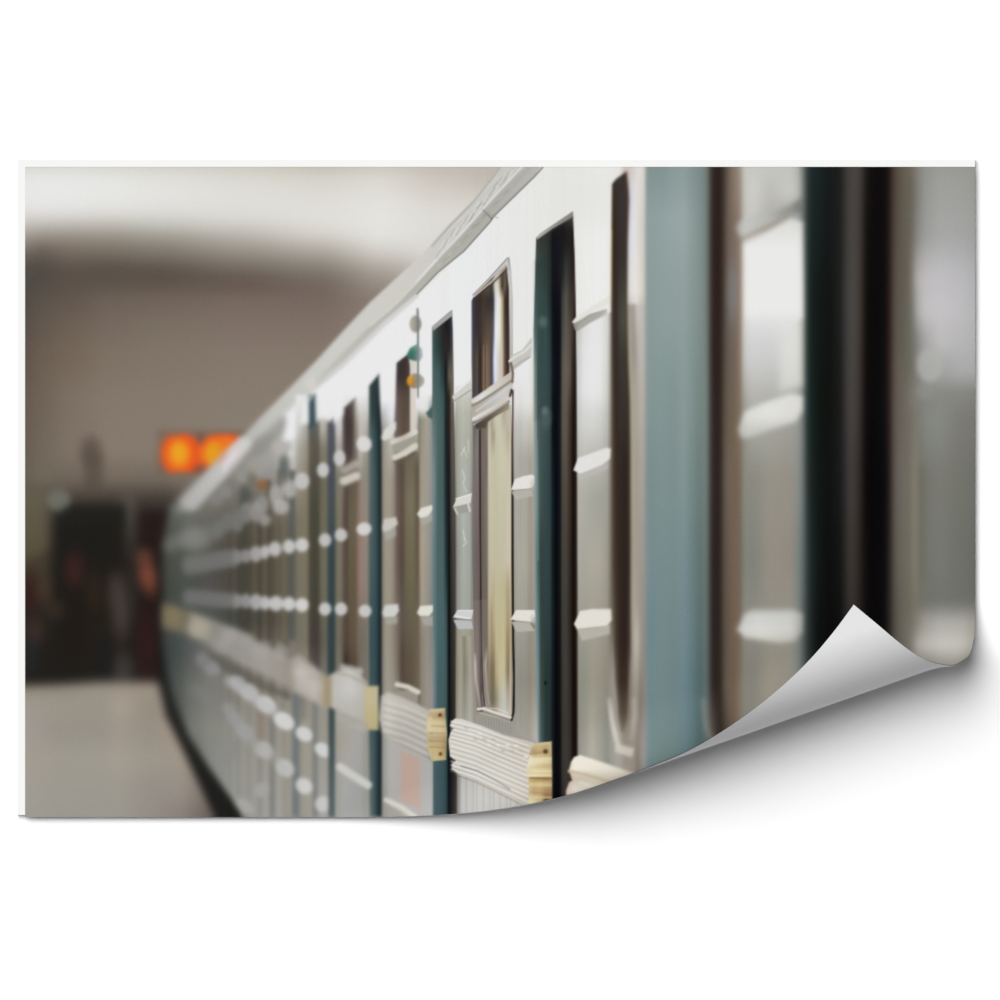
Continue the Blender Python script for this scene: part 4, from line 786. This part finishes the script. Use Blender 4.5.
near = G([890,896,904,910,914,918,926,940,960,975],[167,190,230,280,310,340,370,395,420,480,560,600,625,645,665],[
    [(50,40,34),(86,74,62),(104,94,80),(106,98,84),(122,114,102),(132,130,122),(146,148,140),(154,154,150),(154,154,148),(150,152,146)],
    [(50,40,34),(86,74,62),(100,92,78),(104,96,82),(114,108,98),(128,128,122),(150,150,146),(160,160,156),(158,158,154),(154,154,148)],
    [(52,42,36),(86,78,66),(98,92,80),(104,98,86),(118,114,106),(136,136,132),(156,156,154),(166,166,164),(164,164,162),(158,158,156)],
    [(56,44,38),(92,84,72),(98,92,80),(108,102,90),(150,146,138),(178,176,174),(190,188,188),(192,190,194),(186,184,188),(176,176,178)],
    [(60,46,40),(92,84,74),(98,94,82),(108,104,94),(136,132,126),(176,174,172),(194,192,192),(196,194,196),(190,188,190),(180,180,180)],
    [(60,46,40),(94,86,74),(98,94,82),(108,104,94),(118,116,108),(140,138,134),(170,168,168),(190,188,188),(184,182,184),(176,176,176)],
    [(60,48,42),(98,90,80),(104,98,86),(108,104,92),(116,114,106),(128,128,122),(142,142,138),(162,162,160),(170,170,170),(168,168,166)],
    [(60,50,44),(98,90,80),(108,100,90),(118,114,104),(124,122,112),(126,126,118),(130,130,122),(136,136,130),(134,134,128),(130,130,122)],
    [(60,50,44),(98,90,82),(108,100,92),(114,108,98),(120,116,104),(120,120,110),(130,134,128),(134,136,130),(124,124,116),(120,120,110)],
    [(56,48,42),(100,94,86),(110,106,96),(112,106,94),(136,130,112),(112,108,96),(118,118,110),(122,122,114),(116,116,106),(110,112,104)],
    [(56,48,42),(96,92,82),(108,104,92),(112,106,94),(132,126,110),(112,110,96),(116,118,108),(118,120,112),(110,112,104),(104,106,100)],
    [(56,48,42),(90,86,78),(104,100,88),(108,104,90),(120,114,102),(112,110,98),(112,114,104),(114,116,108),(110,112,104),(104,106,98)],
    [(56,48,42),(90,86,78),(108,102,90),(114,108,96),(122,118,106),(138,134,124),(158,154,146),(168,166,160),(166,164,156),(152,148,140)],
    [(56,48,42),(90,84,76),(110,104,92),(124,118,106),(150,144,134),(176,170,162),(186,182,174),(192,190,184),(186,182,174),(162,158,148)],
    [(56,48,42),(90,84,76),(110,104,92),(124,118,106),(140,134,124),(150,144,134),(154,150,140),(164,160,150),(158,152,142),(140,136,126)]])
rect(891, 985, 155, 840, near, 5)
line([(917.5,420),(918,500),(917,600)], 1.6, (146,140,122), 2.2, .5)
line([(923,575),(922,470)], 8, (102,100,86), 8, .35)
part('printed_bokeh_light', train, 'pale round light spot on the near carriage end')
blob(929.5, 365, 13, 17.5, (176,176,172), .14, .8, lab=True)
blob(926, 391, 9, 9, (150,150,144), .4, .5)
use(train)
Lm = C.mean(2, keepdims=True); sat = np.where((C.max(2, keepdims=True) - C.min(2, keepdims=True)) > 110, 1.0, .88)
teal = np.clip((C[..., 1:2] - C[..., 0:1] - 8) / 20, 0, 1)
C[:] = Lm + (C - Lm) * (sat - .16 * teal) - teal * 3
# focus of the printed picture: sharp at x 455..560, softer to both sides
lv = [0, .55, 1.1, 1.8, 2.8, 4.0]
stack = [C.copy()]
for q in lv[1:]:
    blur((slice(0, NY), slice(0, NX)), q); stack.append(C.copy()); C[:] = stack[0]
sg = np.interp(sx, [150, 200, 240, 300, 330, 365, 400, 430, 455, 560, 600, 640, 720, 976], [3.2, 2.6, 1.9, 1.6, 1.4, 1.2, .9, .55, .15, .25, .8, 1.5, 2.2, 2.6])
lev = np.interp(sg, lv, range(len(lv)))
for i in range(NX):
    k = min(int(lev[i]), len(lv) - 2); f = lev[i] - k
    C[:, i] = stack[k][:, i] * (1 - f) + stack[k + 1][:, i] * f
# paper grain of the print; thin cut edge
C += rng.normal(0, .9, (NY, NX, 1))
for (sl, f) in (((slice(0,1), slice(None)), .93), ((slice(None), slice(0,1)), .93), ((slice(None), slice(-1,None)), .96)):
    C[sl] *= f
C = np.clip(C, 3, 240)
# ---- end of the print ---------------------------------------------------------

import bpy

D, SC = bpy.data, bpy.context.scene
COL = SC.collection
MM = 0.001
# light numbers
FULL = 1.15                    # what a flat white sheet receives: sun 0.68 + sky 0.47
RISE = 7.0                     # the sheet lies on a 7 mm border strip

def smooth_table(tab, n=7):
    xs = np.linspace(tab[0][0], tab[0][-1], 241); ys = np.interp(xs, *tab)
    yp = np.pad(ys, 20, 'reflect', reflect_type='odd')
    return xs, np.convolve(yp, np.hanning(41) / np.hanning(41).sum(), 'valid')

def world_pt(x, y, z):
    return ((x - 500) * MM, (500 - y) * MM, z * MM)

# ---- how the sheet lies: flat, with its lower right corner rolled over -------
R_ROLL = 60.0
OX, OY = 668.0, 760.0
nx, ny = 0.330, 0.944
ux, uy = 0.944, -0.330
LQ = smooth_table(([34, 45, 53.8, 62, 93, 110, 124, 140, 155], [-75, -12, 20, 38, 112, 150, 177, 203, 224.5]))
RQ = smooth_table(([34, 42, 50, 63, 94, 124, 155], [311, 299, 290, 280, 261, 243.5, 224.9]))

def lie(x, y, lift=0.0):
    """sheet point (x, y) -> place in space; lift > 0 is towards the backing side"""
    q = (x - OX) * nx + (y - OY) * ny
    a = (x - OX) * ux + (y - OY) * uy
    s = np.maximum(q + R_ROLL, 0)
    th = np.minimum(s / R_ROLL, math.pi)
    rest = np.maximum(s - math.pi * R_ROLL, 0)
    rr = R_ROLL + lift
    p = np.where(s > 0, -R_ROLL + rr * np.sin(th) - rest, q)
    z = np.where(s > 0, R_ROLL - rr * np.cos(th), -lift)
    aL, aR = 2.861 * q - 172.7, 325.2 - .3496 * q
    t = np.clip((a - aL) / np.maximum(aR - aL, 1e-3), 0, 1)
    a2 = np.interp(q, *LQ) * (1 - t) + np.interp(q, *RQ) * t
    a = np.where(q > 34, a2, a)
    p = p + 4.0 * np.exp(-((a - 301) / 13) ** 2) * np.clip(np.sin(th), 0, 1) ** 3
    return OX + a * ux + p * nx, OY + a * uy + p * ny, z + RISE, th

def lin(c):
    c = c / 255.0
    return np.where(c <= .04045, c / 12.92, ((c + .055) / 1.055) ** 2.4)

# ---- materials ---------------------------------------------------------------
def mat(name, col=(.8, .8, .8), rough=.6, spec=.2, ink=False, grain=None):
    m = D.materials.new(name); m.use_nodes = True
    nt = m.node_tree; b = nt.nodes['Principled BSDF']
    b.inputs['Roughness'].default_value = rough
    b.inputs['Specular IOR Level'].default_value = spec
    b.inputs['Base Color'].default_value = (*col, 1)
    if ink:
        a = nt.nodes.new('ShaderNodeAttribute'); a.attribute_name = 'ink'
        nt.links.new(a.outputs['Color'], b.inputs['Base Color'])
    if grain:
        n = nt.nodes.new('ShaderNodeTexNoise'); n.inputs['Scale'].default_value = grain
        r = nt.nodes.new('ShaderNodeValToRGB')
        r.color_ramp.elements[0].color = (*[v * .985 for v in col], 1); r.color_ramp.elements[1].color = (*[min(1, v * 1.015) for v in col], 1)
        nt.links.new(n.outputs['Fac'], r.inputs['Fac']); nt.links.new(r.outputs['Color'], b.inputs['Base Color'])
    return m

M_INK = mat('matt_print', rough=.9, spec=0, ink=True)
M_BACK = mat('silver_grey_backing', (.665, .665, .67), .55, .25, grain=60)
M_EDGE = mat('off_white_border', (.805, .805, .795), .8, 0)
M_FLOOR = mat('white_ground', (.885, .885, .885), .9, 0)

def mesh_obj(name, verts, faces, m, parent=None, smooth=True):
    me = D.meshes.new(name)
    verts = np.asarray(verts, dtype=np.float32); faces = np.asarray(faces, dtype=np.int32)
    me.vertices.add(len(verts)); me.vertices.foreach_set('co', verts.ravel())
    me.loops.add(faces.size); me.loops.foreach_set('vertex_index', faces.ravel())
    me.polygons.add(len(faces)); me.polygons.foreach_set('loop_start', np.arange(0, faces.size, faces.shape[1], dtype=np.int32))
    me.polygons.foreach_set('use_smooth', np.full(len(faces), smooth))
    me.update(calc_edges=True); me.validate()
    me.materials.append(m)
    o = D.objects.new(name, me); COL.objects.link(o)
    if parent: o.parent = parent
    return o

# ---- white ground -------------------------------------------------------------
fl = mesh_obj('floor', [(-4, -4, 0), (4, -4, 0), (4, 4, 0), (-4, 4, 0)], [(0, 1, 2, 3)], M_FLOOR, smooth=False)
fl['kind'] = 'structure'

# ---- the poster ------------------------------------------------------------------
poster = D.objects.new('poster', None); COL.objects.link(poster)
poster['label'] = 'wide poster of a metro train, its lower right corner curled up, on white ground'
poster['category'] = 'poster'

PX, PY, PZ, TH = lie(GX, GY)
# ink where it shows: the picture is laid out so that it reads right on the lifted edge
fxi = np.clip(PX - 24.5, 0, NX - 1.001); fyi = np.clip(PY - 167.5, 0, NY - 1.001)
ix = fxi.astype(int); iy = fyi.astype(int); uu = (fxi - ix)[..., None]; vv = (fyi - iy)[..., None]
INK = (C[iy, ix] * (1 - uu) + C[iy, ix + 1] * uu) * (1 - vv) + (C[iy + 1, ix] * (1 - uu) + C[iy + 1, ix + 1] * uu) * vv
INK = lin(INK) / FULL
SH = LAB[np.round(fyi).astype(int), np.round(fxi).astype(int)]
CO = np.stack([(PX - 500) * MM, (500 - PY) * MM, PZ * MM], -1).reshape(-1, 3)
idx = np.arange(NX * NY).reshape(NY, NX)
Q = np.stack([idx[1:, :-1], idx[1:, 1:], idx[:-1, 1:], idx[:-1, :-1]], -1).reshape(-1, 4)
QL = SH[:-1, :-1].reshape(-1)
INKF = INK.reshape(-1, 3)
objs = {}
for i, (name, par, label) in enumerate(PARTS):
    q = Q[QL == i]
    if len(q) < 12:
        if len(q): QL[QL == i] = par if par is not None else 0
        continue
for i, (name, par, label) in enumerate(PARTS):
    q = Q[QL == i]
    if not len(q): continue
    vs, inv = np.unique(q, return_inverse=True)
    o = mesh_obj(name, CO[vs], inv.reshape(-1, 4), M_INK, objs[par] if par is not None else poster)
    at = o.data.color_attributes.new('ink', 'FLOAT_COLOR', 'POINT')
    c4 = np.ones((len(vs), 4), np.float32); c4[:, :3] = INKF[vs]
    at.data.foreach_set('color', c4.ravel())
    if label: o['label'] = label
    objs[i] = o

# backing film: the same sheet seen from behind, half a millimetre away
bx = np.unique(np.concatenate([np.linspace(X0, 560, 60), np.linspace(560, X1, 210)]))
by = np.unique(np.concatenate([np.linspace(Y0, 560, 40), np.linspace(560, Y1, 130)]))
BX, BY = np.meshgrid(bx, by)
qx, qy, qz, _ = lie(BX, BY, .5)
bi = np.arange(BX.size).reshape(BX.shape)
bf = np.stack([bi[:-1, :-1], bi[:-1, 1:], bi[1:, 1:], bi[1:, :-1]], -1).reshape(-1, 4)
back = mesh_obj('backing_film', np.stack([(qx - 500) * MM, (500 - qy) * MM, qz * MM], -1).reshape(-1, 3), bf, M_BACK, poster)
back['label'] = 'silver grey underside showing on the curled corner'

# off-white border strip that shows along the top and left edges
def strip(name, pts, z0, z1):
    n = len(pts)
    v = [world_pt(x, y, z0) for x, y in pts] + [world_pt(x, y, z1) for x, y in pts]
    me = D.meshes.new(name)
    f = [list(range(n, 2 * n))[::-1], list(range(n))] + [[i, (i + 1) % n, (i + 1) % n + n, i + n] for i in range(n)]
    me.from_pydata(v, [], f); me.update(); me.materials.append(M_EDGE)
    o = D.objects.new(name, me); COL.objects.link(o); o.parent = poster
    return o
b = strip('border_strip', [(17.3, 159.6), (975.0, 159.6), (975.0, 176), (34, 176), (34, 815), (17.3, 815)], 0.0, RISE - .6)
b['label'] = 'thin off-white border along the top and left edges'

# ---- light: a broad soft lamp high to the upper left, and white surroundings -------
w = D.worlds.new('white_room'); SC.world = w; w.use_nodes = True
w.node_tree.nodes['Background'].inputs[0].default_value = (1, 1, 1, 1)
w.node_tree.nodes['Background'].inputs[1].default_value = 0.12
sl_ = D.lights.new('soft_key', 'SUN'); sl_.energy = 1.03 * math.pi / math.cos(math.radians(29)); sl_.angle = math.radians(48)
so = D.objects.new('soft_key', sl_); COL.objects.link(so)
so.location = (-1.5, 1.5, 2.5)
# light travels towards +x, -y and down
from mathutils import Vector
az = math.radians(-50)
dv = Vector((math.sin(math.radians(29)) * math.cos(az), math.sin(math.radians(29)) * math.sin(az), -math.cos(math.radians(29))))
so.rotation_euler = dv.to_track_quat('-Z', 'Y').to_euler()

# ---- camera straight above, long lens ---------------------------------------------
cd = D.cameras.new('camera'); cam = D.objects.new('camera', cd); COL.objects.link(cam)
cam.location = (0, 0, 20.0 + RISE * MM); cd.sensor_width = 36; cd.lens = 720.0; cd.clip_end = 100
SC.camera = cam
vs_ = SC.view_settings
vs_.view_transform = 'Standard'; vs_.look = 'None'; vs_.gamma = 1; vs_.exposure = 0; vs_.use_curve_mapping = False
